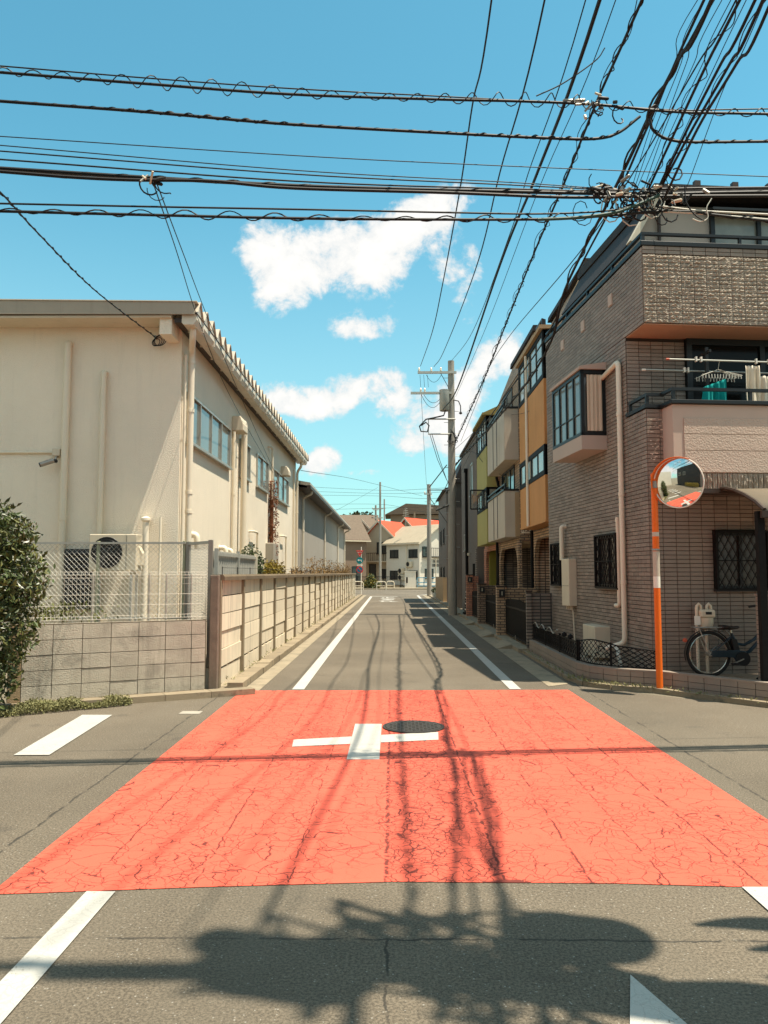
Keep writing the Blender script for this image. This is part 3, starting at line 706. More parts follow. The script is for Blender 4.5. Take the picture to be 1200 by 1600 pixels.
lay('side', 0, .70, 3.10, 4.11, 0, skip_side, stagger=True)
lay('side', 0, D1, 5.42, 6.62, 0, skip_side, stagger=True)
lay('front', 0, 3.0, .10, 3.10, 0, skip_front)
lay('front', 0, .28, 3.10, 4.11, 0, [])
lay('front', 0, .96, 3.10, 5.40, .69, [])
lay('front', 0, 3.4, 5.425, 6.50, 0, [], 'rock')
lay('front', 0, 3.4, 6.50, 6.63, 0, [])
def tile_mesh(face, wd, kind, seed=0, ht=TH - JT):
    h, w2, d, i = ht / 2, wd / 2, .012, .0022
    m = MB()
    if kind == 'tile':
        pts = [(-w2, 0, -h), (w2, 0, -h), (w2, 0, h), (-w2, 0, h), (-w2 + i, -d, -h + i), (w2 - i, -d, -h + i), (w2 - i, -d, h - i), (-w2 + i, -d, h - i)]
        fc = [(4, 5, 6, 7), (0, 1, 5, 4), (1, 2, 6, 5), (2, 3, 7, 6), (3, 0, 4, 7)]
    else:
        rr = random.Random(seed); nx, nz = 9, 4; pts = []; fc = []
        ridge = [rr.uniform(.2, .8) for _ in range(nx + 1)]
        for j in range(nz + 1):
            for k in range(nx + 1):
                ed = j in (0, nz) or k in (0, nx)
                v = j / nz; dep = (.010 + .010 * rr.random()) if ed else .012 + .024 * rr.random() ** 1.4 * (.5 + .8 * max(0, 1 - abs(v - ridge[k]) * 1.8))
                pts.append((-w2 + wd * k / nx, -dep, -h + 2 * h * v))
        for j in range(nz):
            for k in range(nx):
                a = j * (nx + 1) + k; fc.append((a, a + 1, a + nx + 2, a + nx + 1))
        n0 = len(pts); pts += [(-w2, 0, -h), (w2, 0, -h), (w2, 0, h), (-w2, 0, h)]; e = (nx + 1) * nz
        fc += [(n0, n0 + 1, nx, 0), (n0 + 1, n0 + 2, e + nx, nx), (n0 + 2, n0 + 3, e, e + nx), (n0 + 3, n0, 0, e)]
    if face == 'side': pts = [(y, -x, z) for x, y, z in pts]
    return pts, fc
TM = {}
for face in ('side', 'front'):
    for kind in ('tile', 'rock'):
        for s in range(1 if kind == 'tile' else 20):
            p, f = tile_mesh(face, TW - JT, kind, s); me = MB().add(p, f).mesh('tile', normals=False); me.materials.append(MATS['tile' if kind == 'tile' else 'tile_rock']); TM[face, kind, s] = (me, p, f)
hm = base(h1)
def tpos(t): return (0, t[2], t[3]) if t[0] == 'side' else (t[2], t[4], t[3])
def tsize(t):
    c = Vector(tpos(t)); e = Vector((0, t[5] / 2, 0)) if t[0] == 'side' else Vector((t[5] / 2, 0, 0))
    a, b, c0 = seen(hm @ (c - e)), seen(hm @ (c + e)), seen(hm @ c)
    if not (0 < c0[0] < 1200 and 0 < c0[1] < 1600): return 0
    return abs(a[0] - b[0]) * TH * 1200 / c0[2]
full = [t for t in tiles if t[6]]; full.sort(key=tsize, reverse=True); keep = set(id(t) for t in full[:300])
rest = {'tile': MB(), 'rock': MB()}
for t in tiles:
    s = rnd.randrange(20) if t[1] == 'rock' else 0; me, p, f = TM[t[0], t[1], s]; q = Vector(tpos(t))
    if id(t) in keep: inst('tile', me, h1, q)
    else:
        k = (t[5]) / (TW - JT)
        if t[0] == 'side': rest[t[1]].add([(x + q.x, y * k + q.y, z + q.z) for x, y, z in p], f)
        else: rest[t[1]].add([(x * k + q.x, y + q.y, z + q.z) for x, y, z in p], f)
for k, m in rest.items():
    if m.v: o = m.build('tile_cladding', 'tile' if k == 'tile' else 'tile_rock', h1, normals=False, **L); o['kind'] = 'stuff'
rr = random.Random(77); m = MB()
for q in range(46):
    z = 3.95 - .68 * rr.random(); a = .03 + rr.random() * (.05 + .20 * max(0, (z - 3.3)) / .65); wd = rr.uniform(.012, .06); h_ = rr.uniform(.004, .012)
    m.add([(a, -.0135, z), (a + wd, -.0135, z + rr.uniform(-.004, .004)), (a + wd * .9, -.0135, z + h_), (a + wd * .1, -.0135, z + h_ * rr.uniform(.5, 1.4))], [(0, 1, 2, 3)])
o = m.build('mineral_stain', 'cloth_white', h1, normals=False, **L); o['kind'] = 'stuff'
# metal copings and rails
m = MB().box(-.03, .18, -.03, D1 + .02, 6.625, 6.70); m.box(.18, W1, -.03, .18, 6.625, 6.70); m.build('parapet_cap', 'slate_trim', h1, **L, bevel=.008)
m = MB().box(-.005, .045, -.01, .04, 6.70, 6.82); m.box(-.01, 4.0, -.012, .045, 6.80, 6.84); m.box(-.012, .045, .046, D1, 6.80, 6.84)
for y in (1.2, 2.4, 3.6, 4.9): m.box(-.005, .04, y, y + .04, 6.70, 6.80)
for x in (1.55, 3.1): m.box(x, x + .04, -.005, .04, 6.70, 6.80)
m.build('handrail', 'slate_trim', h1, **L)
m = MB().box(-.03, .17, -.03, .72, 4.115, 4.17); m.box(.17, .30, -.03, .12, 4.115, 4.17); m.build('parapet_cap', 'slate_trim', h1, **L)
m = MB().box(.0, .05, -.01, .68, 4.30, 4.345); m.box(.0, .045, .0, .04, 4.17, 4.30); m.box(.0, .045, .62, .66, 4.17, 4.30); m.box(.05, .28, -.01, .035, 4.30, 4.345); m.build('handrail', 'slate_trim', h1, **L)
# pink projecting balcony
bc = MB().box(.24, W1, -.35, 0, 3.10, 4.10).build('balcony', 'pink_stucco', h1, **L)
for z0, z1 in ((3.11, 3.42), (3.43, 3.66), (3.67, 3.90)): MB().box(.40, W1, -.362, -.351, z0, z1).build('stucco_panel', 'pink_rough', bc, **L)
m = MB().box(.20, W1, -.40, .03, 4.105, 4.165); m.build('balcony_cap', 'slate_trim', bc, **L, bevel=.008)
m = MB().box(.22, W1, -.385, -.335, 4.30, 4.345)
for x in (.23, 1.4, 2.6): m.box(x, x + .045, -.38, -.34, 4.165, 4.30)
m.box(.22, .265, -.334, .02, 4.30, 4.345); m.build('handrail', 'slate_trim', bc, **L)
rb = MB().box(.26, W1, -.33, .0, 2.86, 3.098).build('ribbed_band', 'tile_bed', h1, **L)
me, _, _ = TM['front', 'tile', 0]
for k in range(26):
    p, f = tile_mesh('front', .068, 'rock', k, .225); o_ = MB().add([(x + .30 + k * .078, y - .33, z + 2.98) for x, y, z in p], f).build('rib_tile', 'tile_rock', rb, normals=False, **L)
MB().box(.2, W1, -.36, 0, 2.80, 2.858).build('band_trim', 'brown_metal', h1, **L)
# recess behind the first floor balcony: dark sliding doors
m = MB().box(.97, 1.06, .62, .70, 3.12, 5.40); m.box(1.06, W1, .62, .70, 5.30, 5.40); m.box(2.2, 2.28, .62, .70, 3.12, 5.30); m.build('door_frame', 'slate_trim', h1, **L)
for x0, x1 in ((1.06, 2.2), (2.28, 3.4)): MB().box(x0, x1, .66, .68, 3.12, 5.30).build('glass_door', 'glass_dark', h1, **L)
# top storey, set back, with slanted side
tsx = [(.30, 1.0, 5.6), (.30, 1.0, 7.15), (.66, 1.0, 7.78), (W1, 1.0, 7.78), (W1, 1.0, 5.6)]
MB().prism(tsx, (0, 3.2, 0)).build('upper_wall', 'house_pink', h1, **L)
MB().prism([(.20, .84, 7.10), (.64, .84, 7.95), (.66, .84, 7.88), (.27, .84, 7.08)], (0, 3.7, 0)).build('roof', 'roof_dark', h1, **L)
MB().prism([(.56, .72, 7.86), (W1, .72, 7.86), (W1, .72, 8.02), (.56, .72, 8.02)], (0, 3.8, 0)).build('roof', 'roof_dark', h1, **L)
MB().prism([(.24, .80, 7.05), (.68, .80, 7.82), (.62, .80, 7.88), (.16, .80, 7.07)], (0, .18, 0)).build('barge_board', 'cream_paint', h1, **L)
for x in (1.25, 1.9, 2.5): MB().box(x, x + .1, .72, .8, 8.02, 8.10).build('snow_guard', 'brown_metal', h1, **L)
window(h1, (1.62, 1.0, 6.6), (1, 0, 0), (0, -1, 0), 1.7, 1.12, 2, 'slate_trim', 'glass_curtain', .07, .06, **L)
MB().prism([(1.55, .95, 7.74), (1.55, .72, 7.66), (1.55, .72, 7.62), (1.55, .95, 7.66)], (2.0, 0, 0)).build('window_hood', 'slate_trim', h1, **L)
o = MB().tube([(.72, .94, 7.86), (.72, .94, 6.7)], .03, 8).build('downpipe', 'brown_metal', h1, smooth=True, **L)
MB().box(.30, .42, .5, .62, 6.75, 6.95).build('rooftop_box', 'dark_metal', h1, **L)
# bay window on the street side
by = MB().prism([(-.45, 1.58, 3.98), (-.45, 1.58, 3.74), (0, 1.58, 3.74), (0, 1.58, 3.98)], (0, 1.62, 0)).build('bay_window', 'house_pink', h1, **L)
m = MB().prism([(-.48, 1.54, 5.12), (-.48, 1.54, 5.17), (0, 1.54, 5.25), (0, 1.54, 5.12)], (0, 1.70, 0)); m.build('bay_roof', 'pink_stucco', by, **L)
m = MB()
for y in (1.58, 3.14):
    for x in (-.45, -.06): m.box(x, x + .06, y, y + .06, 3.985, 5.115)
m.box(-.45, 0, 1.58, 1.64, 3.985, 4.04); m.box(-.45, 0, 1.58, 1.64, 5.05, 5.115)
m.box(-.45, -.39, 1.64, 3.14, 3.985, 4.04); m.box(-.45, -.39, 1.64, 3.14, 5.05, 5.115)
for k in range(1, 4): m.box(-.45, -.40, 1.61 + k * .39 - .02, 1.61 + k * .39 + .02, 4.04, 5.05)
for k in range(4): m.box(-.445, -.405, 1.64 + k * .39, 1.98 + k * .39, 4.36, 4.375)
m.build('bay_frame', 'slate_trim', by, **L)
for k in range(4): MB().box(-.425, -.42, 1.64 + k * .385, 2.0 + k * .385, 4.04, 5.05).build('pane', 'glass_sky', by, **L)
MB().box(-.39, -.06, 1.60, 1.605, 4.04, 5.05).build('pane', 'glass', by, **L)
V, Fc = [], []
for k in range(25):
    x = -.34 + k * .0112; yv = 1.583 - .008 * math.sin(k * .95) - .004 * math.sin(k * 2.3); V += [(x, yv, 4.06), (x, yv - .003, 5.03)]
for k in range(24): Fc.append((2 * k, 2 * k + 2, 2 * k + 3, 2 * k + 1))
MB().add(V, Fc).build('curtain', 'curtain', by, normals=False, smooth=True, **L)
for y in (1.27, 2.63, 3.84): MB().box(-.03, .0, y - .085, y + .085, 6.13, 6.33).build('vent_cover', 'pink_stucco', h1, bevel=.006, **L)
# lattice windows
def lattice(O, U, N, w_, h_, glass='glass_dim'):
    f = window(h1, O, U, N, w_, h_, 2, 'dark_metal', glass, .05, .05, **L)
    m = MB(); O, U, N = Vector(O), Vector(U), Vector(N); g = lambda u, z: O + U * u + N * .09 + Zv * z
    k = -h_ * .55; st = .115
    while k < w_:
        for sg in (1, -1):
            a0, a1 = max(0, k), min(w_, k + h_ * .55)
            if a1 > a0 + .01:
                za, zb = (a0 - k) / .55, (a1 - k) / .55
                if sg < 0: za, zb = h_ - za, h_ - zb
                m.tube([g(a0, za) + N * .004 * sg, g(a1, zb) + N * .004 * sg], .0065, 4)
        k += st
    m.fr(O, U, N, -.02, w_ + .02, -.02, .01, .06, .11); m.fr(O, U, N, -.02, w_ + .02, h_ - .01, h_ + .02, .06, .11); m.fr(O, U, N, -.02, .01, 0, h_, .06, .11); m.fr(O, U, N, w_ - .01, w_ + .02, 0, h_, .06, .11)
    m.fr(O, U, N, 0, w_, h_ / 2 - .008, h_ / 2 + .008, .08, .10)
    m.build('lattice', 'black_iron', f, **L)
lattice((0, 2.03, 1.41), (0, -1, 0), (-1, 0, 0), .93, .87)
lattice((0, 4.60, 1.41), (0, -1, 0), (-1, 0, 0), .57, .82)
lattice((.98, 0, 1.41), (1, 0, 0), (0, -1, 0), .78, .84)
# pipes on the street side
def hpipe(name, pts, r, mat, bands=()):
    P = [Vector(p) for p in pts]; out = [P[0]]
    for i in range(1, len(P) - 1):
        d0, d1 = P[i - 1] - P[i], P[i + 1] - P[i]; k = min(r * 2, d0.length * .4, d1.length * .4)
        q0, q1 = P[i] + d0.normalized() * k, P[i] + d1.normalized() * k
        out += [q0.lerp(P[i], t).lerp(P[i].lerp(q1, t), t) for t in (0, .33, .67, 1)]
    out.append(P[-1]); m = MB().tube(out, r, 12)
    for z in bands: m.lathe((P[-2].x, P[-2].y, z), [(r * 1.15, -.03), (r * 1.15, .03)], 12)
    return m.build(name, mat, h1, smooth=True, **L)
hpipe('downpipe', [(-.06, 1.60, 4.98), (-.07, .86, 5.06), (-.07, .86, .55), (-.30, 1.05, .45)], .042, 'white_pipe', (4.2, 2.9, 1.5))
hpipe('downpipe', [(-.05, 1.09, 2.55), (-.05, 1.09, 1.12), (-.05, 1.25, 1.12)], .035, 'white_pipe', (2.5,))
hpipe('vent_pipe', [(0, 3.86, 2.56), (-.1, 3.86, 2.56), (-.1, 3.86, 1.9)], .045, 'white_pipe')
wh = MB().box(-.16, 0, 3.28, 3.72, 1.02, 1.92).build('water_heater', 'plastic_cream', h1, bevel=.012, **L)
MB().box(-.165, -.16, 3.30, 3.70, 1.40, 1.405).build('seam', 'black_plastic', wh, **L)
m = MB()
for k in range(4): m.tube([(-.08, 3.36 + k * .1, 1.02), (-.08, 3.36 + k * .1, .95)], .014, 6)
m.tube([(-.06, 3.38, 1.0), (-.03, 3.36, .2)], .012, 6); m.build('pipework', 'cream_pipe', wh, **L)
# drying rods and laundry on the balcony
def h1w(p): return hm @ Vector(p)
dr = thing('laundry_rack', 'dark laundry rack with two drying poles on the pink balcony', 'laundry rack', h1w((1.05, .1, 4.1)), HZ)
def dl(p): return hm @ Vector(p)
MB().bar(dl((1.03, .12, 4.12)), dl((1.03, .12, 5.1)), .045, .045).build('post', 'dark_metal', dr)
MB().bar(dl((1.03, .0, 5.02)), dl((1.03, .34, 5.02)), .03, .04).build('bracket', 'dark_metal', dr)
for y, z, x0 in ((.0, 4.87, .38), (.22, 4.76, .10)):
    p_ = MB().tube([dl((x0, y, z)), dl((3.2, y, z - .02))], .014, 8).build('drying_pole', 'alu', dr, smooth=True)
    MB().tube([dl((x0 - .05, y, z)), dl((x0, y, z))], .017, 8).build('end_cap', 'red_tip' if y == 0 else 'white_sheet', p_, smooth=True)
for x, y, z in ((.80, .0, 4.87), (.88, .0, 4.87), (.72, .22, 4.76), (.78, .22, 4.76), (1.75, .0, 4.86), (1.95, .0, 4.86), (2.05, 0, 4.86)):
    MB().bar(dl((x, y, z - .03)), dl((x, y, z + .045)), .022, .05).build('clip', 'white_sheet', dr)
hg = thing('peg_hanger', 'flat clothes peg hanger above the teal towel on the balcony', 'hanger', dl((1.15, .1, 4.7)), HZ)
m = MB(); m.tube([dl((1.17, .0, 4.87)), dl((1.17, .05, 4.74))], .004, 5)
for k in range(6): m.tube([dl((.86, -.08 + k * .05, 4.62)), dl((1.17, .05, 4.74)), dl((1.48, -.08 + k * .05, 4.62))], .004, 4)
m.build('frame', 'cable_white', hg)
for k in range(14):
    for j in range(2):
        x = .87 + k * .046; MB().bar(dl((x, -.06 + j * .2, 4.64 + .0 * k)), dl((x + rnd.uniform(-.01, .01), -.06 + j * .2, 4.575)), .009, .012).build('peg', 'cable_white', hg)
def cloth(name, label, x0, x1, zt, zb, y, mat, seed, shape=0):
    rr = random.Random(seed); V, Fc = [], []; nx, nz = 18, 12
    for j in range(nz + 1):
        for k in range(nx + 1):
            u, v = k / nx, j / nz
            zt_ = zt - shape * (.14 * (1 - u) if shape > 0 else 0)
            sp = 1 + .12 * (1 - v)
            x = (x0 + x1) / 2 + (u - .5) * (x1 - x0) * sp
            V.append(dl((x, y + .05 * math.sin(u * 11 + seed + 2 * v) * (1.2 - v) + .02 * math.sin(u * 27 + seed) + .01 * math.sin(v * 5), zb + (zt_ - zb) * v)))
    for j in range(nz):
        for k in range(nx): a = j * (nx + 1) + k; Fc.append((a, a + 1, a + nx + 2, a + nx + 1))
    o = MB().add(V, Fc).build(name, mat, None, smooth=True, normals=False); sm = o.modifiers.new('thick', 'SOLIDIFY'); sm.thickness = .006
    return tag(o, label, 'laundry')
cloth('towel', 'teal towel hanging from the peg hanger on the pink balcony', .92, 1.29, 4.60, 4.0, .04, 'towel', 1, 1)
cloth('shirt', 'cream shirt on a hanger at the right end of the balcony', 1.58, 1.80, 4.80, 4.0, .02, 'cloth_white', 4)
cloth('shirt', 'pale grey shirt on a hanger at the photo edge on the balcony', 1.86, 2.2, 4.66, 4.0, .08, 'cloth_white', 7)
# ------------------------------------------------------------------ yard of the corner house
LW = [(2.85, 16.1), (2.85, 12.05), (2.95, 11.62), (3.25, 11.26), (3.74, 11.0), (4.77, 9.78), (5.75, 8.62)]
struct('yard', sheet([[(2.9, 16.1), (2.9, 12.0), (3.05, 11.6), (3.3, 11.33), (3.8, 11.08), (4.83, 9.86), (5.8, 8.7), (10, 9.5), (10, 12.8), (4.0, 12.0), (3.7, 16.1)]], .17), 'gravel')
lw = thing('low_tile_wall', 'knee high brown tiled wall curving round the corner house yard', 'wall', (2.85, 11.3, 0))
tm = MB().hexa([(-.104, 0, -.038), (.104, 0, -.038), (.104, .02, -.038), (-.104, .02, -.038), (-.104, 0, .038), (.104, 0, .038), (.104, .02, .038), (-.104, .02, .038)]).mesh('tile'); tm.materials.append(MATS['tile'])
for i in range(len(LW) - 1):
    a, b = Vector((*LW[i], 0)), Vector((*LW[i + 1], 0)); d = b - a; ln = d.length; d.normalize(); n = Vector((-d.y, d.x, 0)); an = math.atan2(d.y, d.x)
    p = [a + n * .014, b + n * .014, b + n * .13, a + n * .13]
    MB().prism([(q.x, q.y, -.02) for q in p], (0, 0, .265)).build('core', 'tile_bed', lw)
    p = [a - n * .004, b - n * .004, b + n * .14, a + n * .14]
    MB().prism([(q.x, q.y, .246) for q in p], (0, 0, .026)).build('cap', 'tile', lw)
    k = max(1, round(ln / .218))
    for j in range(3):
        for q in range(k):
            c = a + d * (ln * (q + .5) / k)
            inst('tile', tm, lw, (c.x - 2.85, c.y - 11.3, .045 + j * .0825), (0, 0, an), (ln / k / .216, 1, 1))
kb = MB()
KP = [(x - .10 if i < 3 else x - .1, y - .0 if i < 2 else y - .12) for i, (x, y) in enumerate(LW)]
kr3 = struct('kerb', MB().box(2.6, 2.62, 16, 16.01, -.02, .001), 'kerb')
for i in range(len(KP) - 1):
    a, b = Vector((*KP[i], 0)), Vector((*KP[i + 1], 0)); MB().bar(a + Zv * .01, b + Zv * .01, .11, .1).build('kerb_stone', 'kerb', kr3)

# wrought iron fence on the low wall
fe = thing('iron_fence', 'black wrought iron fence with wavy top on the low tiled wall', 'fence', (2.9, 14, .27))
m = MB(); fx = 2.93
top = [(fx, 16.0 - k * .1, .60 + .045 * math.sin(k * .9) - .0 * k) for k in range(int(2.4 / .1) + 1)]
MB().tube(top, .011, 6).build('wavy_rail', 'steel', fe)
for k in range(44): y = 16.0 - k * .083; m.tube([(fx, y, .28), (fx, y, .56)], .0085, 5)
m.build('bars', 'black_iron', fe)
m = MB()
for k in range(22):
    y = 15.95 - k * .166; m.tube(circ((fx, y, .38), .055, 12, (0, 1, 0), (0, 0, 1)), .006, 4, closed=True); m.tube(circ((fx, y - .08, .49), .04, 10, (0, 1, 0), (0, 0, 1)), .006, 4, closed=True)
m.build('scrolls', 'black_iron', fe)
MB().bar((fx, 16.02, .30), (fx, 12.3, .30), .02, .025).build('bottom_rail', 'black_iron', fe)
MB().bar((fx, 13.5, .56), (fx, 12.3, .56), .02, .02).build('top_rail', 'black_iron', fe)
for y in (16.0, 14.8, 13.55, 12.3): MB().box(fx - .016, fx + .016, y - .016, y + .016, .25, .60).build('post', 'black_iron', fe)
for y in (13.2, 12.75): MB().lathe((fx, y, .56), [(.0, 0), (.05, .03), (.04, .07), (.0, .09)], 10).build('finial', 'black_iron', fe)
lf = thing('lattice_fence', 'curved black lattice fence in front of the air conditioner on the low wall', 'fence', (3.2, 11.6, .27))
C = [(2.95, 12.25), (2.99, 11.9), (3.10, 11.66), (3.28, 11.46), (3.55, 11.27), (3.78, 11.14)]
def onC(t):
    t *= len(C) - 1; i = min(int(t), len(C) - 2); f = t - i; return Vector((C[i][0] * (1 - f) + C[i + 1][0] * f, C[i][1] * (1 - f) + C[i + 1][1] * f, 0))
hz_ = lambda t: .58 + .06 * math.sin(math.pi * min(1, t * 1.6)) - .12 * max(0, t - .6)
m = MB(); n = 26
for k in range(-8, n):
    for sg in (1, -1):
        pts = []
        for j in range(9):
            t = (k + j) / n; z = .28 + (hz_(max(0, min(1, t))) - .28) * (j / 8 if sg > 0 else 1 - j / 8)
            if 0 <= t <= 1: pts.append(onC(t) + Zv * z)
        if len(pts) > 1 and k % 2 == 0: m.tube(pts, .0065, 4)
m.build('lattice', 'black_iron', lf)
MB().tube([onC(k / 20) + Zv * hz_(k / 20) for k in range(21)], .011, 6).build('top_rail', 'black_iron', lf)
MB().tube([onC(k / 20) + Zv * .285 for k in range(21)], .010, 6).build('bottom_rail', 'black_iron', lf)
m = MB()
for cx, r in ((.42, .075), (.50, .055), (.36, .05)):
    c = onC(cx) + Zv * (.50 if r > .06 else .42); d = (onC(cx + .05) - onC(cx - .05)).normalized()
    m.tube([c + d * (r * (1 - .09 * q)) * math.cos(q * .55) + Zv * (r * (1 - .09 * q)) * math.sin(q * .55) for q in range(11)], .008, 5)
m.build('scrolls', 'black_iron', lf)
for t in (0, .55, 1): p = onC(t); MB().box(p.x - .013, p.x + .013, p.y - .013, p.y + .013, .26, hz_(t) + .02).build('post', 'black_iron', lf)
ac_unit('cream air conditioner behind the black lattice fence of the tiled house', (3.70, 13.02, .17), rad(90), .80, .52, .30)
hz2 = thing('drain_hose', 'bent white drain hose beside the air conditioner of the tiled house', 'pipe', (3.6, 12.0, .17))
MB().tube([(3.50, 12.46, .45), (3.52, 12.25, .50), (3.50, 12.02, .42), (3.46, 11.9, .38), (3.50, 11.85, .18)], .03, 8).build('hose', 'cable_white', hz2, smooth=True)
MB().lathe((3.5, 12.46, .45), [(.035, -.04), (.045, 0), (.035, .04)], 10).build('joint', 'white_pipe', hz2, smooth=True)

# ------------------------------------------------------------------ traffic mirror
mt = bpy.data.materials.new('mirror'); mt.use_nodes = True; t = NT(mt.node_tree); MATS['mirror'] = mt
b = t.n('ShaderNodeBsdfPrincipled', i_Metallic=1.0, i_Roughness=.02); b.inputs['Base Color'].default_value = (.80, .80, .77, 1); o = t.n('ShaderNodeOutputMaterial'); t.l(b.outputs[0], o.inputs[0])
def traffic_mirror(label, pole, zc, off, nrm, Rm=.36, top=3.05):
    px, py = pole; tmr = thing('traffic_mirror', label, 'traffic mirror', (px, py, 0))
    def seg(z0, z1, mat, nm='pole_section', r=.045): return MB().tube([(px, py, z0), (px, py, z1)], r, 16).build(nm, mat, tmr, smooth=True)
    seg(-.05, 1.44, 'orange_paint'); seg(1.441, 1.60, 'white_sheet', 'reflective_band', .0465); seg(1.601, 1.95, 'sticker_gray', 'sticker', .0465); seg(1.951, top, 'orange_paint'); seg(2.16, 2.22, 'sticker_gray', 'sticker', .0465)
    MB().lathe((px, py, 1.97), [(.052, -.015), (.058, 0), (.052, .015)], 16).build('clamp_band', 'steel', tmr, smooth=True)
    c = Vector((px + off[0], py + off[1], zc)); n = Vector(nrm).normalized(); U = n.cross(Zv).normalized(); V = U.cross(n)
    Rc = 1.5; m = MB(); vs, fs = [], []; nr, na = 14, 48
    for i in range(1, nr + 1):
        r = Rm * .965 * i / nr; s = math.sqrt(Rc * Rc - r * r) - math.sqrt(Rc * Rc - (Rm * .965) ** 2)
        for k in range(na): a = 2 * math.pi * k / na; vs.append(c + (U * math.cos(a) + V * math.sin(a)) * r + n * s)
    vs.append(c + n * (Rc - math.sqrt(Rc * Rc - (Rm * .965) ** 2))); ctr = len(vs) - 1
    for k in range(na): fs.append((ctr, k, (k + 1) % na))
    for i in range(nr - 1):
        for k in range(na): fs.append((i * na + k, (i + 1) * na + k, (i + 1) * na + (k + 1) % na, i * na + (k + 1) % na))
    m.add(vs, fs).build('mirror_face', 'mirror', tmr, smooth=True)
    m = MB(); m.tube(circ(c + n * .003, Rm, 48, U, V), .009, 8, closed=True); m.build('rim', 'white_sheet', tmr, smooth=True)
    m = MB(); vs, fs = [], []
    for i, (r, s) in enumerate(((Rm * .99, -.005), (Rm * .96, -.035), (Rm * .6, -.075), (Rm * .15, -.09), (.01, -.09))):
        for k in range(32): a = 2 * math.pi * k / 32; vs.append(c + (U * math.cos(a) + V * math.sin(a)) * r + n * s)
    for i in range(4):
        for k in range(32): fs.append((i * 32 + k, i * 32 + (k + 1) % 32, (i + 1) * 32 + (k + 1) % 32, (i + 1) * 32 + k))
    m.add(vs, fs).build('back_shell', 'orange_paint', tmr, smooth=True)
    vs, fs = [], []
    for k in range(25):
        a = rad(-50 + 170 * k / 24); e = U * math.cos(a) + V * math.sin(a); f = math.sin(math.pi * k / 24) ** .6
        vs += [c + e * (Rm + .012), c + e * (Rm + .016) + n * .085 * f]
    for k in range(24): fs.append((2 * k, 2 * k + 1, 2 * k + 3, 2 * k + 2))
    o = MB().add(vs, fs).build('visor', 'orange_paint', tmr, smooth=True, normals=False); sd = o.modifiers.new('thick', 'SOLIDIFY'); sd.thickness = .006
    bk = c - n * .09
    MB().tube([bk, bk - n * .06, (px, py, zc)], .022, 8).build('arm', 'steel', tmr, smooth=True)
    MB().lathe((px, py, zc), [(.05, -.05), (.056, -.045), (.056, .045), (.05, .05)], 14).build('clamp_band', 'steel', tmr, smooth=True)
    return tmr
traffic_mirror('round convex traffic mirror on an orange pole beside the brown tiled house', (3.71, 10.83), 2.89, (.25, -.25), (-.66, -.74, -.11), Rm=.345)
pl_ = at(1058, 755, Y=10.6)

# ------------------------------------------------------------------ gas meter, bicycle, porch
gm = thing('gas_meter', 'cream gas meter on pipes against the tiled wall behind the bicycle', 'gas meter', dl((.72, -.2, .17)), HZ)
c = dl((.72, -.2, 0)); U = Vector((math.cos(HZ), math.sin(HZ), 0)); Nn = Vector((math.sin(HZ), -math.cos(HZ), 0))
def oval(z0, z1, w0, w1, dpt, nm, mat):
    m = MB(); m.fr(c, U, Nn, -w0, w0, z0, z1, -dpt, dpt); return m.build(nm, mat, gm, bevel=.03)
oval(1.00, 1.12, .115, .1, .075, 'upper_body', 'plastic_cream')
MB().lathe((c.x, c.y, .88), [(.04, -.045), (.085, -.02), (.10, .04), (.10, .12)], 18).build('lower_body', 'plastic_cream', gm, smooth=True)
MB().fr(c, U, Nn, -.04, .05, 1.05, 1.09, .076, .08).build('dial_window', 'black_plastic', gm)
for s in (-1, 1):
    q = c + U * s * .075
    MB().tube([q + Zv * 1.10, q + Zv * 1.17, q + U * (-.03) + Zv * 1.20, q - U * .06 + Zv * 1.17, q - U * .065 + Zv * 1.05], .022, 10).build('elbow', 'plastic_cream', gm, smooth=True)
MB().tube([c - U * .14 + Zv * 1.15, c - U * .14 + Zv * .16], .022, 10).build('pipe', 'cream_pipe', gm, smooth=True)
MB().tube([c + U * .0 + Zv * .85, c + U * .0 + Zv * .16], .022, 10).build('pipe', 'cream_pipe', gm, smooth=True)
MB().fr(c, U, Nn, -.20, -.11, .90, 1.03, .05, .055).build('paper_tag', 'white_sheet', gm)

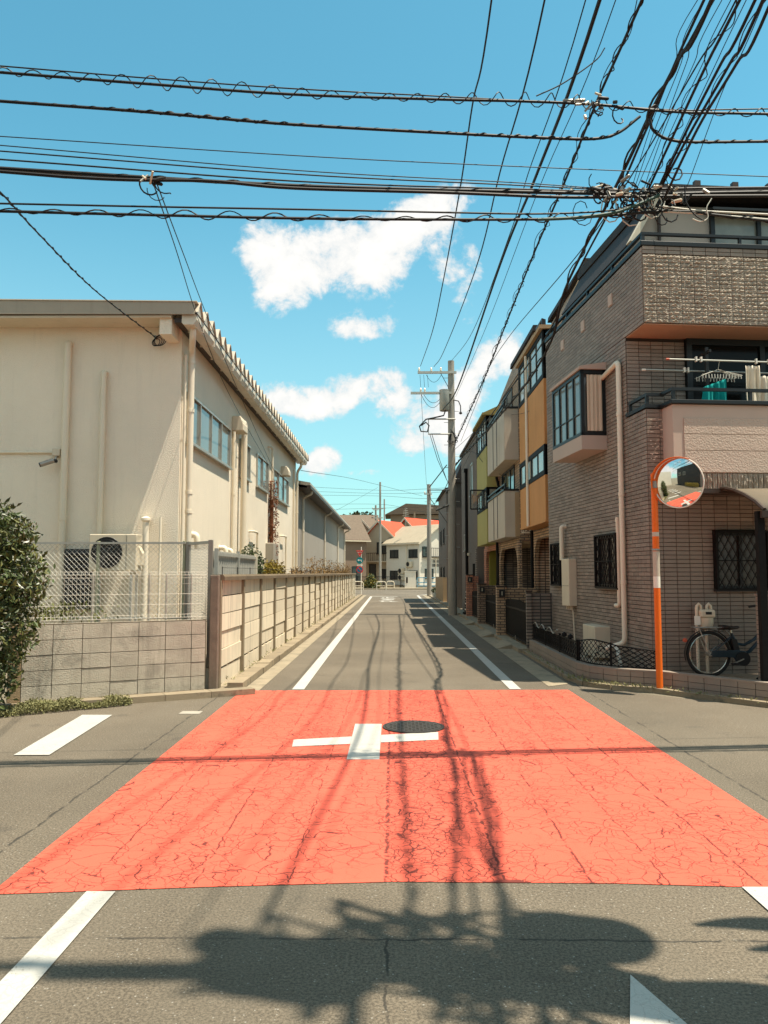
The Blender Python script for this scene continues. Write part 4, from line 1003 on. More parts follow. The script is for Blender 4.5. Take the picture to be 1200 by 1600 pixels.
bx, by_, bz_ = 4.50, 11.08, .175
bd = Vector((1, .06, 0)).normalized(); bn_ = Vector((-bd.y, bd.x, 0))
def bp(u, z, n=0): return Vector((bx, by_, bz_)) + bd * u + Zv * z + bn_ * n
bk = thing('bicycle', 'dark blue electric bicycle parked behind the low tiled wall', 'bicycle', (bx, by_, bz_))
Rw = .325
def wheel(u):
    w_ = MB().tube(circ(bp(u, Rw), Rw - .022, 48, bd, Zv), .023, 8, closed=True).build('wheel', 'rubber', bk, smooth=True)
    MB().tube(circ(bp(u, Rw), Rw - .052, 48, bd, Zv), .010, 6, closed=True).build('rim', 'chrome', w_, smooth=True)
    m = MB()
    for k in range(28):
        a = 2 * math.pi * k / 28; m.tube([bp(u, Rw) + bn_ * (.03 if k % 2 else -.03), bp(u + (Rw - .055) * math.cos(a), Rw + (Rw - .055) * math.sin(a))], .0012, 3, cap=False)
    m.build('spokes', 'chrome', w_)
    MB().tube([bp(u, Rw, -.06), bp(u, Rw, .06)], .026, 10).build('hub', 'steel', w_, smooth=True)
    m = MB(); vs, fs = [], []
    for k in range(21):
        a = rad(-5 + 200 * k / 20) if u < .5 else rad(20 + 150 * k / 20)
        p = bp(u + (Rw + .02) * math.cos(a) * 1, Rw + (Rw + .02) * math.sin(a)); vs += [p - bn_ * .03, p + (p - bp(u, Rw)).normalized() * .008, p + bn_ * .03]
    for k in range(20): fs += [(3 * k, 3 * k + 1, 3 * k + 4, 3 * k + 3), (3 * k + 1, 3 * k + 2, 3 * k + 5, 3 * k + 4)]
    m.add(vs, fs).build('mudguard', 'black_plastic', bk, smooth=True, normals=False)
wheel(0); wheel(1.12)
crank = bp(.46, .28)
m = MB(); m.tube([bp(.46, .30), bp(.40, .50), bp(.34, .62)], .02, 8)
m.tube([bp(.40, .47), bp(.52, .45), bp(.66, .52), bp(.92, .78)], .022, 8); m.tube([bp(.47, .30), bp(.60, .36), bp(.93, .70)], .026, 8)
for s in (-.055, .055): m.tube([bp(0, Rw, s), bp(.46, .29, s * .4)], .010, 6); m.tube([bp(0, Rw, s), bp(.36, .58, s * .3)], .009, 6)
m.tube([bp(.90, .68), bp(.93, .80), bp(.955, .95)], .022, 8)
for s in (-.05, .05): m.tube([bp(.92, .72, s * .6), bp(.98, .55, s), bp(1.12, Rw, s)], .012, 6)
m.build('frame', 'bike_blue', bk, smooth=True)
MB().tube([bp(.36, .57), bp(.33, .66)], .014, 8).build('seat_post', 'chrome', bk, smooth=True)
vs, fs = [], []
for i, (u, wd, z, dz) in enumerate(((.16, .05, .685, .05), (.19, .10, .70, .07), (.26, .105, .70, .07), (.32, .07, .69, .06), (.38, .035, .695, .05), (.44, .022, .70, .04), (.46, .008, .70, .02))):
    for k in range(10):
        a = 2 * math.pi * k / 10; vs.append(bp(u, z + .5 * dz * math.sin(a), wd * math.cos(a)))
for i in range(6):
    for k in range(10): fs.append((i * 10 + k, i * 10 + (k + 1) % 10, i * 10 + 10 + (k + 1) % 10, i * 10 + 10 + k))
fs += [tuple(range(9, -1, -1)), tuple(range(60, 70))]
MB().add(vs, fs).build('saddle', 'leather', bk, smooth=True)
MB().prism([bp(.36, .31, -.045), bp(.46, .31, -.045), bp(.40, .54, -.045), bp(.32, .54, -.045)], bn_ * .09).build('battery', 'black_plastic', bk, bevel=.012)
ch = [bp(.02, .38, -.07), bp(.40, .38, -.07), bp(.50, .37, -.07), bp(.56, .32, -.07), bp(.57, .25, -.07), bp(.52, .18, -.07), bp(.45, .165, -.07), bp(.38, .20, -.07), bp(.33, .28, -.07), bp(.02, .29, -.07)]
MB().prism(ch, bn_ * .025).build('chain_case', 'bike_blue', bk, bevel=.01)
MB().lathe(bp(.46, .265, -.085), [(.10, -.005), (.10, .01), (.03, .014)], 20, 'y').build('crank_disc', 'black_plastic', bk, smooth=True)
m = MB(); m.bar(bp(.46, .265, -.10), bp(.31, .20, -.10), .02, .014); m.bar(bp(.46, .265, .10), bp(.61, .33, .10), .02, .014); m.build('crank_arm', 'steel', bk)
for s, u, z in ((-1, .31, .20), (1, .61, .33)): MB().bar(bp(u - .045, z, s * .14), bp(u + .045, z, s * .14), .07, .022).build('pedal', 'black_plastic', bk)
m = MB()
for s in (-.06, .06): m.tube([bp(-.22, .70, s), bp(.20, .70, s), bp(.30, .60, s * .4)], .008, 6); m.tube([bp(-.16, .70, s), bp(0, Rw, s)], .007, 6)
for u in (-.2, -.08, .04, .16): m.tube([bp(u, .70, -.06), bp(u, .70, .06)], .006, 6)
m.build('rear_rack', 'steel', bk)
m = MB(); m.tube([bp(.955, .93), bp(.97, 1.0)], .014, 8); m.tube([bp(.78, .985, -.26), bp(.88, 1.0, -.24), bp(.97, 1.0, -.1), bp(.97, 1.0, .1), bp(.88, 1.0, .24), bp(.78, .985, .26)], .012, 8); m.build('handlebar', 'steel', bk, smooth=True)
for s in (-1, 1): MB().tube([bp(.75, .98, .262 * s), bp(.86, .995, .245 * s)], .018, 8).build('grip', 'black_plastic', bk, smooth=True)
MB().tube([bp(-.02, .06, .08), bp(.10, .0, .16)], .012, 6).build('kickstand', 'steel', bk)
MB().lathe(bp(-.33, .52), [(.0, 0), (.03, .006), (.03, .03), (.02, .04)], 10, 'y').build('rear_reflector', 'red_tip', bk)

po = thing('porch_roof', 'curved brown polycarbonate porch roof on black posts right of the mirror', 'canopy', (4.75, 9.95, .17))
cur = [(11.30, 2.85), (11.0, 2.83), (10.7, 2.765), (10.4, 2.67), (10.1, 2.55), (9.88, 2.43)]
vs, fs = [], []
for (y, z) in cur: vs += [(4.80, y, z), (8.0, y - .3, z)]
for k in range(len(cur) - 1): fs.append((2 * k, 2 * k + 1, 2 * k + 3, 2 * k + 2))
o = MB().add(vs, fs).build('roof_sheet', 'poly_roof', po, smooth=True, normals=False); sd = o.modifiers.new('thick', 'SOLIDIFY'); sd.thickness = .02
for x in (4.79, 5.9, 7.1): MB().tube([(x, y, z + .03) for y, z in cur], .028, 6).build('rafter', 'brown_metal', po)
MB().bar((4.74, 9.87, 2.40), (8.0, 9.57, 2.40), .06, .09).build('front_beam', 'brown_metal', po)
MB().bar((4.74, 11.33, 2.87), (8.0, 11.03, 2.87), .08, .06).build('back_beam', 'brown_metal', po)
for x in (4.79, 7.6): MB().box(x - .045, x + .045, 9.98, 10.07, .15, 2.45).build('post', 'black_iron', po)
gp = thing('gate_pillar', 'square brown tiled gate pillar at the right photo edge', 'pillar', (5.1, 10.3, .17))
MB().box(4.92, 5.28, 10.12, 10.48, .15, 1.34).build('core', 'tile_bed', gp)
for k in range(18):
    z = .20 + k * .063
    for j in range(2): inst('tile', tm, gp, (4.92 + .09 + j * .18 - 5.1, 10.108 - 10.3, z - .17 + .03), (0, 0, 0), (.83, 1, .72))
    for j in range(2): inst('tile', tm, gp, (4.908 - 5.1, 10.12 + .09 + j * .18 - 10.3, z - .17 + .03), (0, 0, rad(-90)), (.83, 1, .72))
MB().box(4.90, 5.30, 10.10, 10.50, 1.335, 1.37).build('cap', 'tile', gp)
bo = thing('bollard_stand', 'short black bollard post in the gravel behind the bicycle', 'bollard', (5.15, 10.9, .17))
MB().tube([(5.15, 10.9, .15), (5.15, 10.9, .95)], .035, 10).build('post', 'black_iron', bo, smooth=True); MB().lathe((5.15, 10.9, .17), [(.07, 0), (.07, .015), (.04, .03)], 12).build('base', 'black_iron', bo)
# ------------------------------------------------------------------ row of narrow houses on the right
brickmat('brick_tan', (.36, .26, .17), (.10, .08, .06))
brickmat('brick_brown', (.20, .145, .105), (.06, .05, .04))
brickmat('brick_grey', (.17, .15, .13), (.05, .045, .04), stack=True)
brickmat('brick_pink', (.40, .185, .12), (.20, .12, .09))
brickmat('brick_lightened', (.42, .32, .24), (.09, .07, .055), stack=True)  # brick colour lightened to make up for little light in the porch
M('orange_wall', (.56, .285, .115), .85, .08, 1.2, .1, 60, streak=.18)
M('orange_side', (.52, .26, .10), .85, .08, 1.2)
M('board_gray', (.50, .455, .40), .85, .10, 1.5, .15, 50, streak=.35)
M('green_wall', (.38, .355, .14), .85, .08, 1.5, .1, 60, streak=.15)
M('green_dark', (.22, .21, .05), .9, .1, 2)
M('tan_wall', (.40, .29, .18), .9, .08, 1.5, .1, 50)
M('dark_gray_wall', (.16, .14, .13), .88, .08, 1.2, .25, 60)
M('charcoal_wall', (.075, .068, .065), .88, .08, 1.2, .25, 60)
M('glass_bay', (.34, .35, .33), .1, .35, 2.5, spec=.5)
M('olive_trim', (.28, .23, .09), .8, .1, 2)
M('house_number', (.75, .72, .62), .6, .1, 5)
def arch_wall(x, y0, y1, z1, a0, a1, top, th, parent, mat, r=.55):
    pts = [(x, y0, 0), (x, a0, 0)]
    sp = top - r
    for k in range(9): t = math.pi / 2 * k / 8; pts.append((x, a0 + r - r * math.cos(t), sp + r * math.sin(t)))
    for k in range(9): t = math.pi / 2 * (1 - k / 8); pts.append((x, a1 - r + r * math.cos(t), sp + r * math.sin(t)))
    pts += [(x, a1, 0), (x, y1, 0), (x, y1, z1), (x, y0, z1)]
    return MB().prism(pts, (th, 0, 0)).build('arch_wall', mat, parent)
NX = (-1, 0, 0); UY = (0, -1, 0)     # street faces look to -X; windows run towards the camera
def bay(parent, x, xb, y0, y1, zs, wallmat, sidemat, split=4, frame='dark_metal'):
    "stacked bay: alternating solid and glazed bands"
    for (z0, z1, kind) in zs:
        if kind == 'wall':
            b = MB().box(x, xb, y0, y1, z0, z1).build('bay_panel', wallmat, parent, bevel=.01)
            MB().box(x - .008, x + .002, y0 + .02, y1 - .02, z0 - .0, z0 + .05).build('drip_edge', wallmat, b)
        else:
            f = window(parent, (x + .02, y1, z0 + .004), UY, NX, y1 - y0, z1 - z0 - .008, split, 'black_iron', 'glass_bay', .11, .03, sill=False)
            window(parent, (x + .03, y0 + .02, z0 + .004), (1, 0, 0), (0, -1, 0), xb - x - .03, z1 - z0 - .008, 1, 'black_iron', 'glass_curtain', .06, .02, sill=False)
            MB().box(x + .06, xb, y0 + .06, y1 - .02, z0 + .002, z1 - .002).build('bay_core', 'void', parent)

# --- orange bay house
A = thing('orange_house', 'narrow tan brick house with stacked orange bay next to the tiled house', 'house', (3.7, 16.4, 0))
MB().box(3.78, 9, 16.45, 20.15, 2.7, 7.2).build('wall', 'brick_tan', A)
arch_wall(3.70, 16.45, 20.15, 2.72, 16.6, 19.95, 2.5, .10, A, 'brick_tan')
MB().box(4.6, 9, 16.45, 20.15, 0, 2.7).build('porch_back', 'brick_lightened', A); MB().box(3.8, 4.6, 20.0, 20.15, 0, 2.7).build('porch_side', 'brick_lightened', A)
MB().box(3.81, 4.6, 16.5, 20.0, 2.62, 2.70).build('porch_ceiling', 'tan_wall', A)
bay(A, 3.36, 3.8, 16.75, 20.0, [(2.76, 3.80, 'wall'), (3.80, 4.48, 'glass'), (4.48, 5.95, 'wall'), (5.95, 7.05, 'glass')], 'orange_wall', 'orange_side')
MB().box(3.46, 3.80, 16.50, 16.74, 4.75, 5.93).build('side_panel', 'orange_side', A); MB().box(3.40, 3.80, 20.01, 20.12, 4.3, 5.9).build('side_panel', 'orange_side', A)
MB().tube([(3.325, 18.72, 2.78), (3.325, 18.72, 7.0)], .035, 8).build('downpipe', 'white_pipe', A, smooth=True)
MB().tube([(3.66, 20.1, 2.75), (3.66, 20.1, 0)], .04, 8).build('downpipe', 'black_iron', A, smooth=True)
MB().box(3.28, 3.86, 16.68, 20.06, 7.055, 7.14).build('bay_roof', 'tan_wall', A)
MB().prism([(3.74, 16.40, 7.15), (4.35, 16.40, 8.45), (9, 16.40, 8.45), (9, 16.40, 7.15)], (0, 3.8, 0)).build('mansard', 'brick_tan', A)
MB().prism([(4.2, 16.32, 8.36), (9, 16.32, 8.36), (9, 16.32, 8.50), (4.22, 16.32, 8.50)], (0, 3.95, 0)).build('roof', 'roof_dark', A)
MB().prism([(3.68, 16.34, 7.16), (4.26, 16.34, 8.42), (4.34, 16.34, 8.40), (3.78, 16.34, 7.16)], (0, .10, 0)).build('barge_board', 'tan_wall', A)
window(A, (3.79, 19.5, 7.35), UY, (-.9, 0, .3), .8, .6, 2, 'dark_metal', 'glass_sky', .05, .06)
# --- gray balcony house
B = thing('balcony_house', 'narrow brick house with two grey panelled balconies beyond the orange house', 'house', (3.4, 20.4, 0))
MB().box(3.42, 9, 20.45, 24.15, 2.5, 7.0).build('wall', 'brick_tan', B)
arch_wall(3.36, 20.45, 24.15, 2.52, 20.6, 23.85, 2.35, .10, B, 'brick_tan')
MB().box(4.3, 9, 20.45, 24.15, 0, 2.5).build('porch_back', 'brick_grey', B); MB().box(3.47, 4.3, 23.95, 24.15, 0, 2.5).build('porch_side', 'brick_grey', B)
MB().box(3.47, 4.3, 20.5, 23.9, 2.42, 2.5).build('porch_ceiling', 'tan_wall', B)
for z0, z1, y0 in ((2.60, 3.85, 20.55), (4.68, 6.08, 20.5)):
    p = MB().box(3.03, 3.42, y0, 24.1, z0, z1).build('balcony', 'board_gray', B, bevel=.01)
    for yy_ in (21.9, 22.7): MB().box(3.018, 3.03, yy_, yy_ + .05, z0 + .02, z1 - .02).build('joint_strip', 'brown_metal', p)
    MB().box(3.0, 3.44, y0 - .02, 24.12, z1 + .002, z1 + .05).build('coping', 'dark_metal', p)
    m = MB()
    for yy_ in (y0 + .05, 22.3, 24.0): m.box(3.04, 3.08, yy_, yy_ + .04, z1 + .05, z1 + .16)
    m.box(3.03, 3.09, y0, 24.1, z1 + .16, z1 + .20); m.build('rail', 'dark_metal', p)
MB().tube([(3.30, 24.05, 2.6), (3.30, 24.05, 2.3), (3.36, 24.12, 2.1), (3.36, 24.12, 0)], .045, 8).build('downpipe', 'black_iron', B, smooth=True)
MB().tube([(3.30, 24.05, 4.66), (3.38, 24.05, 4.3), (3.38, 24.1, 3.9)], .045, 8).build('downpipe', 'black_iron', B, smooth=True)
window(B, (3.42, 23.6, 3.9), UY, NX, 2.4, .75, 3, 'dark_metal', 'glass', .05, .03, sill=False)
window(B, (3.42, 23.4, 6.1), UY, NX, 2.0, .8, 2, 'dark_metal', 'glass', .05, .03, sill=False)
MB().box(3.30, 3.42, 20.46, 20.53, 2.62, 3.8).build('side_panel', 'tan_wall', B)
m = MB(); m.box(3.45, 3.70, 20.438, 20.448, 2.70, 2.95); m.build('number_plate', 'house_number', B)
m = MB()
for (x0, z0, x1, z1) in ((3.47, 2.74, 3.47, 2.91), (3.47, 2.91, 3.53, 2.91), (3.53, 2.91, 3.53, 2.74), (3.56, 2.74, 3.61, 2.74), (3.56, 2.83, 3.61, 2.83), (3.56, 2.91, 3.61, 2.91), (3.61, 2.91, 3.61, 2.74), (3.64, 2.91, 3.68, 2.91), (3.64, 2.91, 3.64, 2.74), (3.64, 2.74, 3.68, 2.74)):
    m.bar((x0, 20.434, z0), (x1, 20.434, z1), .006, .014) if z0 == z1 else m.bar((x0, 20.434, z0), (x1, 20.434, z1), .014, .006)
m.build('number_strokes', 'dark_metal', B)
MB().prism([(3.40, 20.40, 7.0), (3.9, 20.40, 8.25), (9, 20.40, 8.25), (9, 20.40, 7.0)], (0, 3.8, 0)).build('mansard', 'brick_tan', B)
MB().prism([(3.80, 20.30, 8.16), (9, 20.30, 8.16), (9, 20.30, 8.32), (3.82, 20.30, 8.32)], (0, 3.95, 0)).build('roof', 'roof_dark', B)
# --- green bay house
Cc = thing('green_house', 'narrow pink brick house with stacked olive green bay and open casement', 'house', (3.4, 24.4, 0))
MB().box(3.42, 9, 24.4, 28.2, 2.5, 6.9).build('wall', 'brick_pink', Cc)
arch_wall(3.38, 24.4, 28.2, 2.52, 24.55, 27.6, 2.4, .10, Cc, 'brick_pink', .4)
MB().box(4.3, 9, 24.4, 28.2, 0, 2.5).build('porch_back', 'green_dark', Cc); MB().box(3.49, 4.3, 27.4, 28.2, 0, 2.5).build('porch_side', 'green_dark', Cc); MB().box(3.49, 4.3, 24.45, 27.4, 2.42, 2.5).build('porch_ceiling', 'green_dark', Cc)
bay(Cc, 3.05, 3.42, 24.55, 27.3, [(2.58, 3.70, 'wall'), (3.70, 4.40, 'glass'), (4.40, 5.72, 'wall'), (5.72, 6.72, 'glass')], 'green_wall', 'green_wall', 4)
MB().box(2.92, 3.5, 24.42, 27.45, 6.725, 6.80).build('bay_roof', 'olive_trim', Cc); MB().prism([(2.95, 24.45, 6.80), (3.5, 24.45, 7.05), (3.5, 24.45, 6.80)], (0, 2.9, 0)).build('bay_roof', 'olive_trim', Cc)
MB().prism([(3.40, 24.38, 6.9), (4.0, 24.38, 7.75), (9, 24.38, 7.75), (9, 24.38, 6.9)], (0, 3.8, 0)).build('mansard', 'brick_tan', Cc)
MB().prism([(3.9, 24.3, 7.68), (9, 24.3, 7.68), (9, 24.3, 7.82), (3.92, 24.3, 7.82)], (0, 3.95, 0)).build('roof', 'roof_dark', Cc)
cs_ = MB(); O_ = (2.62, 25.3, 3.74)
for a, b in (((2.60, 25.2, 3.74), (2.60, 25.2, 4.36)), ((3.03, 25.2, 3.74), (3.03, 25.2, 4.36)), ((2.60, 25.2, 3.74), (3.03, 25.2, 3.74)), ((2.60, 25.2, 4.36), (3.03, 25.2, 4.36))): cs_.bar(a, b, .045, .045)
cs_ = cs_.build('open_casement', 'dark_metal', Cc); MB().box(2.62, 3.01, 25.195, 25.205, 3.76, 4.34).build('pane', 'glass_clear', cs_)
MB().tube([(3.36, 24.46, 2.5), (3.34, 24.46, 0)], .04, 8).build('downpipe', 'black_iron', Cc)
# --- dark gray house
Dd = thing('dark_gray_house', 'flat fronted dark grey house with tall black downpipe on the right', 'house', (3.17, 28.6, 0))
MB().box(3.18, 9, 28.6, 34.8, -.02, 6.9).build('wall', 'dark_gray_wall', Dd)
MB().box(3.10, 9, 28.5, 34.9, 6.905, 7.0).build('roof_edge', 'charcoal_wall', Dd)
window(Dd, (3.18, 30.6, 4.7), UY, NX, .9, 1.25, 1, 'alu', 'glass_sky', .05, .04); window(Dd, (3.18, 33.4, 2.6), UY, NX, .5, .7, 1, 'alu', 'glass_curtain', .05, .04)
MB().tube([(3.12, 32.0, 5.9), (3.12, 32.0, 0)], .06, 8).build('downpipe', 'black_iron', Dd, smooth=True); MB().box(3.03, 3.18, 31.9, 32.15, 5.85, 6.0).build('rain_head', 'black_iron', Dd)
MB().box(3.17, 3.22, 29.2, 30.2, 0, 2.0).build('door', 'void', Dd); MB().box(3.15, 3.19, 28.65, 29.1, 0, 2.55).build('stone_cladding', 'brick_grey', Dd)
MB().lathe((3.12, 31.2, 2.4), [(.06, -.05), (.06, .05)], 10).build('wall_lamp', 'plastic_cream', Dd)
# --- darker houses further on
E1 = thing('charcoal_house', 'charcoal house with tan entrance strip behind the utility pole', 'house', (3.0, 36, 0))
MB().box(3.05, 9, 36.2, 41, -.02, 5.9).build('wall', 'charcoal_wall', E1); MB().box(2.9, 9, 36.1, 41.1, 5.905, 6.05).build('roof_edge', 'roof_dark', E1); MB().prism([(3.0, 36.1, 6.05), (3.5, 36.1, 7.3), (9, 36.1, 7.3), (9, 36.1, 6.05)], (0, 5, 0)).build('mansard', 'roof_dark', E1)
MB().box(3.0, 3.045, 36.3, 38.2, .9, 4.7).build('entrance_panel', 'tan_wall', E1); MB().box(2.98, 2.998, 36.8, 37.2, 1.2, 2.6).build('door_light', 'glass_curtain', E1); MB().box(2.95, 3.05, 36.22, 36.30, 1.0, 5.2).build('downpipe', 'black_iron', E1)
E2 = thing('slate_house', 'slate grey house at the far end of the right row', 'house', (3.0, 42, 0))
MB().box(3.0, 9, 42, 49, -.02, 6.2).build('wall', 'dark_gray_wall', E2); MB().prism([(2.8, 41.9, 6.2), (4.5, 41.9, 7.0), (9, 41.9, 7.0), (9, 41.9, 6.2)], (0, 7.2, 0)).build('roof', 'roof_dark', E2)
for y in (43.5, 46.0): window(E2, (3.0, y + 1.0, 3.3), UY, NX, .9, .9, 2, 'dark_metal', 'glass', .05, .03); window(E2, (3.0, y + 1.0, 1.0), UY, NX, .9, 1.0, 2, 'dark_metal', 'glass', .05, .03)
MB().box(2.80, 2.998, 42, 49, -.02, 1.4).build('plinth', 'tan_wall', E2)

# ------------------------------------------------------------------ gate walls, pillars and gates before the row
def gate_wall(label, y, mat, x0=2.70, x1=3.9, h=1.28, lamp=True, pw_=.24):
    g = thing('gate_wall', label, 'wall', (x0, y, 0))
    MB().box(x0 + pw_ + .002, x1, y + .04, y + .16, -.02, h - .02).build('wall', mat, g)
    MB().box(x0, x0 + pw_, y - .02, y + pw_ - .02, -.02, h).build('pillar', mat, g)
    MB().box(x0 - .015, x0 + pw_ + .015, y - .035, y + pw_ - .005, h + .001, h + .04).build('cap', 'brown_metal', g)
    if lamp:
        MB().box(x0 + .05, x0 + pw_ - .04, y - .07, y - .022, h - .24, h - .06).build('name_plate', 'dark_metal', g)
        MB().box(x0 + .11, x0 + .13, y - .075, y - .071, h - .20, h - .10).build('plate_text', 'cream_paint', g)
    return g
gate_wall('dark tiled garden wall between the tiled house and the orange house', 16.2, 'brick_grey', 2.82, 3.72, 1.24, lamp=False, pw_=.10)
gate_wall('tan brick gate pillar and wall in front of the orange house', 19.7, 'brick_tan', 2.68, 3.7)
gate_wall('tan brick gate pillar and dark wall before the grey balcony house', 24.0, 'brick_brown', 2.68, 3.4)
gate_wall('pink brick gate pillar and wall before the green bay house', 28.3, 'brick_pink', 2.74, 3.18, 1.55)
def iron_gate(label, y0, y1, x, h):
    g = thing('iron_gate', label, 'gate', (x, y0, .05))
    m = MB(); n = int((y1 - y0) / .10)
    for k in range(n + 1): yy_ = y0 + (y1 - y0) * k / n; MB().bar((x, yy_, .12), (x, yy_, h - .02 + .05 * math.sin(math.pi * k / n)), .03, .045).build('bar', 'black_iron', g)
    MB().bar((x, y0, .15), (x, y1, .15), .05, .04).build('rail', 'black_iron', g); MB().bar((x, y0, h - .18), (x, y1, h - .18), .05, .04).build('rail', 'black_iron', g)
    MB().box(x + .025, x + .03, y0 + .03, y1 - .03, .17, h - .2).build('backing_panel', 'void', g)
    MB().box(x - .03, x - .016, (y0 + y1) / 2, (y0 + y1) / 2 + .04, .02, .2).build('drop_bolt', 'steel', g)
iron_gate('black barred gate between dark wall and tan brick pillar', 16.5, 19.6, 2.90, 1.0)
iron_gate('black barred gate before the grey balcony house', 20.1, 23.9, 2.92, .98)
iron_gate('black barred gate beside the pink brick pillar', 24.4, 28.2, 2.95, 1.0)
for y0, y1, lb_ in ((16.9, 18.2, 'pale concrete ramp slab at the gate of the orange house'), (19.9, 21.4, 'pale concrete ramp slab at the gate of the grey balcony house'), (24.5, 26.0, 'pale concrete ramp slab at the gate of the green bay house')):
    o = MB().prism([(2.28, y0, .006), (2.62, y0, .006), (2.62, y0, .10)], (0, y1 - y0, 0)).build('ramp_slab', 'gutter'); tag(o, lb_, 'ramp')
o = struct('pavement', MB().box(2.62, 3.0, 16.1, 56, -.02, .08), 'gutter')
# bicycles and pots by the far houses: a leaning trolley with striped cover
tr_ = thing('hand_cart', 'folded black and white cart leaning behind the utility pole', 'cart', (2.85, 29.6, 0))
m = MB(); m.tube([(2.80, 29.2, .08), (2.86, 29.2, 1.0), (2.86, 29.7, 1.0), (2.80, 29.7, .08)], .02, 6); m.build('frame', 'black_iron', tr_)
for k in range(8): MB().bar((2.80 + .007 * k, 29.2, .15 + k * .11), (2.80 + .007 * k, 29.7, .15 + k * .11), .02, .05).build('slat', 'white_sheet' if k % 2 else 'dark_metal', tr_)
for y in (29.2, 29.7): MB().lathe((2.80, y, .09), [(.085, -.02), (.085, .02)], 14, 'y').build('wheel', 'rubber', tr_)
# ------------------------------------------------------------------ vegetation helpers
def leaves(mb, pts, size, up=.35, rr=None, slim=.45):
    rr = rr or rnd
    for p in pts:
        d = Vector((rr.gauss(0, 1), rr.gauss(0, 1), rr.gauss(up, .8))).normalized(); s = size * rr.uniform(.65, 1.35)
        sd = d.cross(Vector((rr.gauss(0, 1), rr.gauss(0, 1), rr.gauss(0, 1)))).normalized() * s * slim; n = d.cross(sd).normalized() * s * .12
        p = Vector(p); mb.add([p, p + d * s * .5 + sd * .5 + n, p + d * s, p + d * s * .5 - sd * .5 + n], [(0, 1, 2, 3)])
def blob_points(blobs, n, rr, shell=.55):
    out = []; wts = [b[3] * b[4] * b[5] for b in blobs]; tot = sum(wts)
    for b, w_ in zip(blobs, wts):
        for _ in range(int(n * w_ / tot)):
            d = Vector((rr.gauss(0, 1), rr.gauss(0, 1), rr.gauss(0, 1))).normalized(); r = shell + (1 - shell) * rr.random() ** .6; r *= rr.uniform(.8, 1.12)
            out.append((b[0] + d.x * b[3] * r, b[1] + d.y * b[4] * r, b[2] + d.z * b[5] * r))
    return out
def bush(name, label, cat, loc, blobs, n, size, mat, trunk=None, seed=1, group=None, young=None, slim=.45):
    rr = random.Random(seed); t = thing(name, label, cat, loc, 0, group)
    B = [(loc[0] + b[0], loc[1] + b[1], loc[2] + b[2], b[3], b[4], b[5]) for b in blobs]
    m = MB(); leaves(m, [p for p in blob_points(B, n, rr) if p[2] > .02], size, rr=rr, slim=slim); m.build('crown', mat, t, normals=False)
    if young:
        m = MB(); P = [p for p in blob_points(B, n // 4, rr, .9) if p[2] > .1]; leaves(m, P, size * 1.05, 1.0, rr, slim); m.build('young_leaves', young, t, normals=False)
    m = MB()
    for b in B[:6]:
        base_ = Vector((loc[0] + (b[0] - loc[0]) * .25, loc[1] + (b[1] - loc[1]) * .25, loc[2]))
        m.tube([base_, Vector((b[0], b[1], b[2])) * .5 + base_ * .5 + Vector((rr.uniform(-.05, .05), rr.uniform(-.05, .05), 0)), (b[0], b[1], b[2] + b[5] * .5)], [trunk or .03, (trunk or .03) * .6, .006], 6)
    m.build('trunk', 'wood', t); return t
rb = random.Random(5)
blobs = [(0, 0, 1.9, .55, .5, .5), (.25, -.1, 1.45, .6, .5, .45), (-.3, .1, 1.2, .6, .5, .6), (.22, -.15, .95, .55, .45, .5), (.12, -.2, .45, .5, .4, .45), (-.4, 0, .5, .5, .5, .5), (.45, 0, 1.95, .25, .25, .22), (.55, -.1, 1.55, .25, .25, .25), (-.25, 0, 2.3, .3, .3, .28), (.05, -.1, 2.28, .22, .22, .22), (-.6, -.1, 1.7, .4, .4, .6)]
bush('evergreen_bush', 'glossy evergreen bush at the left photo edge beside the block wall', 'bush', (-4.98, 9.15, 0), [(b[0] + .05, b[1], b[2] * 1.06, b[3] * 1.04, b[4], b[5] * 1.05) for b in blobs], 10500, .085, 'leaf', .05, 3, young='leaf_young', slim=.42)
# ground cover along the block wall
rr = random.Random(8); m = MB(); P = []
for _ in range(15000):
    u = rr.random(); p = Vector((-6.2, 8.55, 0)).lerp(Vector((-3.42, 10.05, 0)), u) + Vector((.45, -.9, 0)).normalized() * rr.uniform(.05, .62 * (1 - .55 * u) + .12)
    h = .085 * rr.random() ** .7 * (1 + .5 * math.sin(u * 31) * math.sin(u * 13)); P.append((p.x, p.y, max(.005, h)))
leaves(m, P, .030, .5, rr, .6); o = m.build('ground_cover', 'weed', normals=False); tag(o, 'low green weeds creeping along the foot of the block wall', 'weeds', kind='stuff')
rr = random.Random(9); m = MB(); P = []
for _ in range(900):
    y = rr.uniform(11, 50); P.append((-2.38 + rr.uniform(-.04, .07), y, .05 + rr.random() * .05 * (1 + math.sin(y * 3))))
for _ in range(500):
    t = rr.random() * 5; i = int(t); f = t - i; a, b = KP[min(i, 5)], KP[min(i + 1, 6)]; P.append((a[0] + (b[0] - a[0]) * f + rr.uniform(-.07, .05), a[1] + (b[1] - a[1]) * f + rr.uniform(-.07, .05), .03 + rr.random() * .05))
leaves(m, P, .05, .8, rr, .3); o = m.build('kerb_weeds', 'weed', normals=False); tag(o, 'sparse dry weeds growing in the kerb joints', 'weeds', kind='stuff')
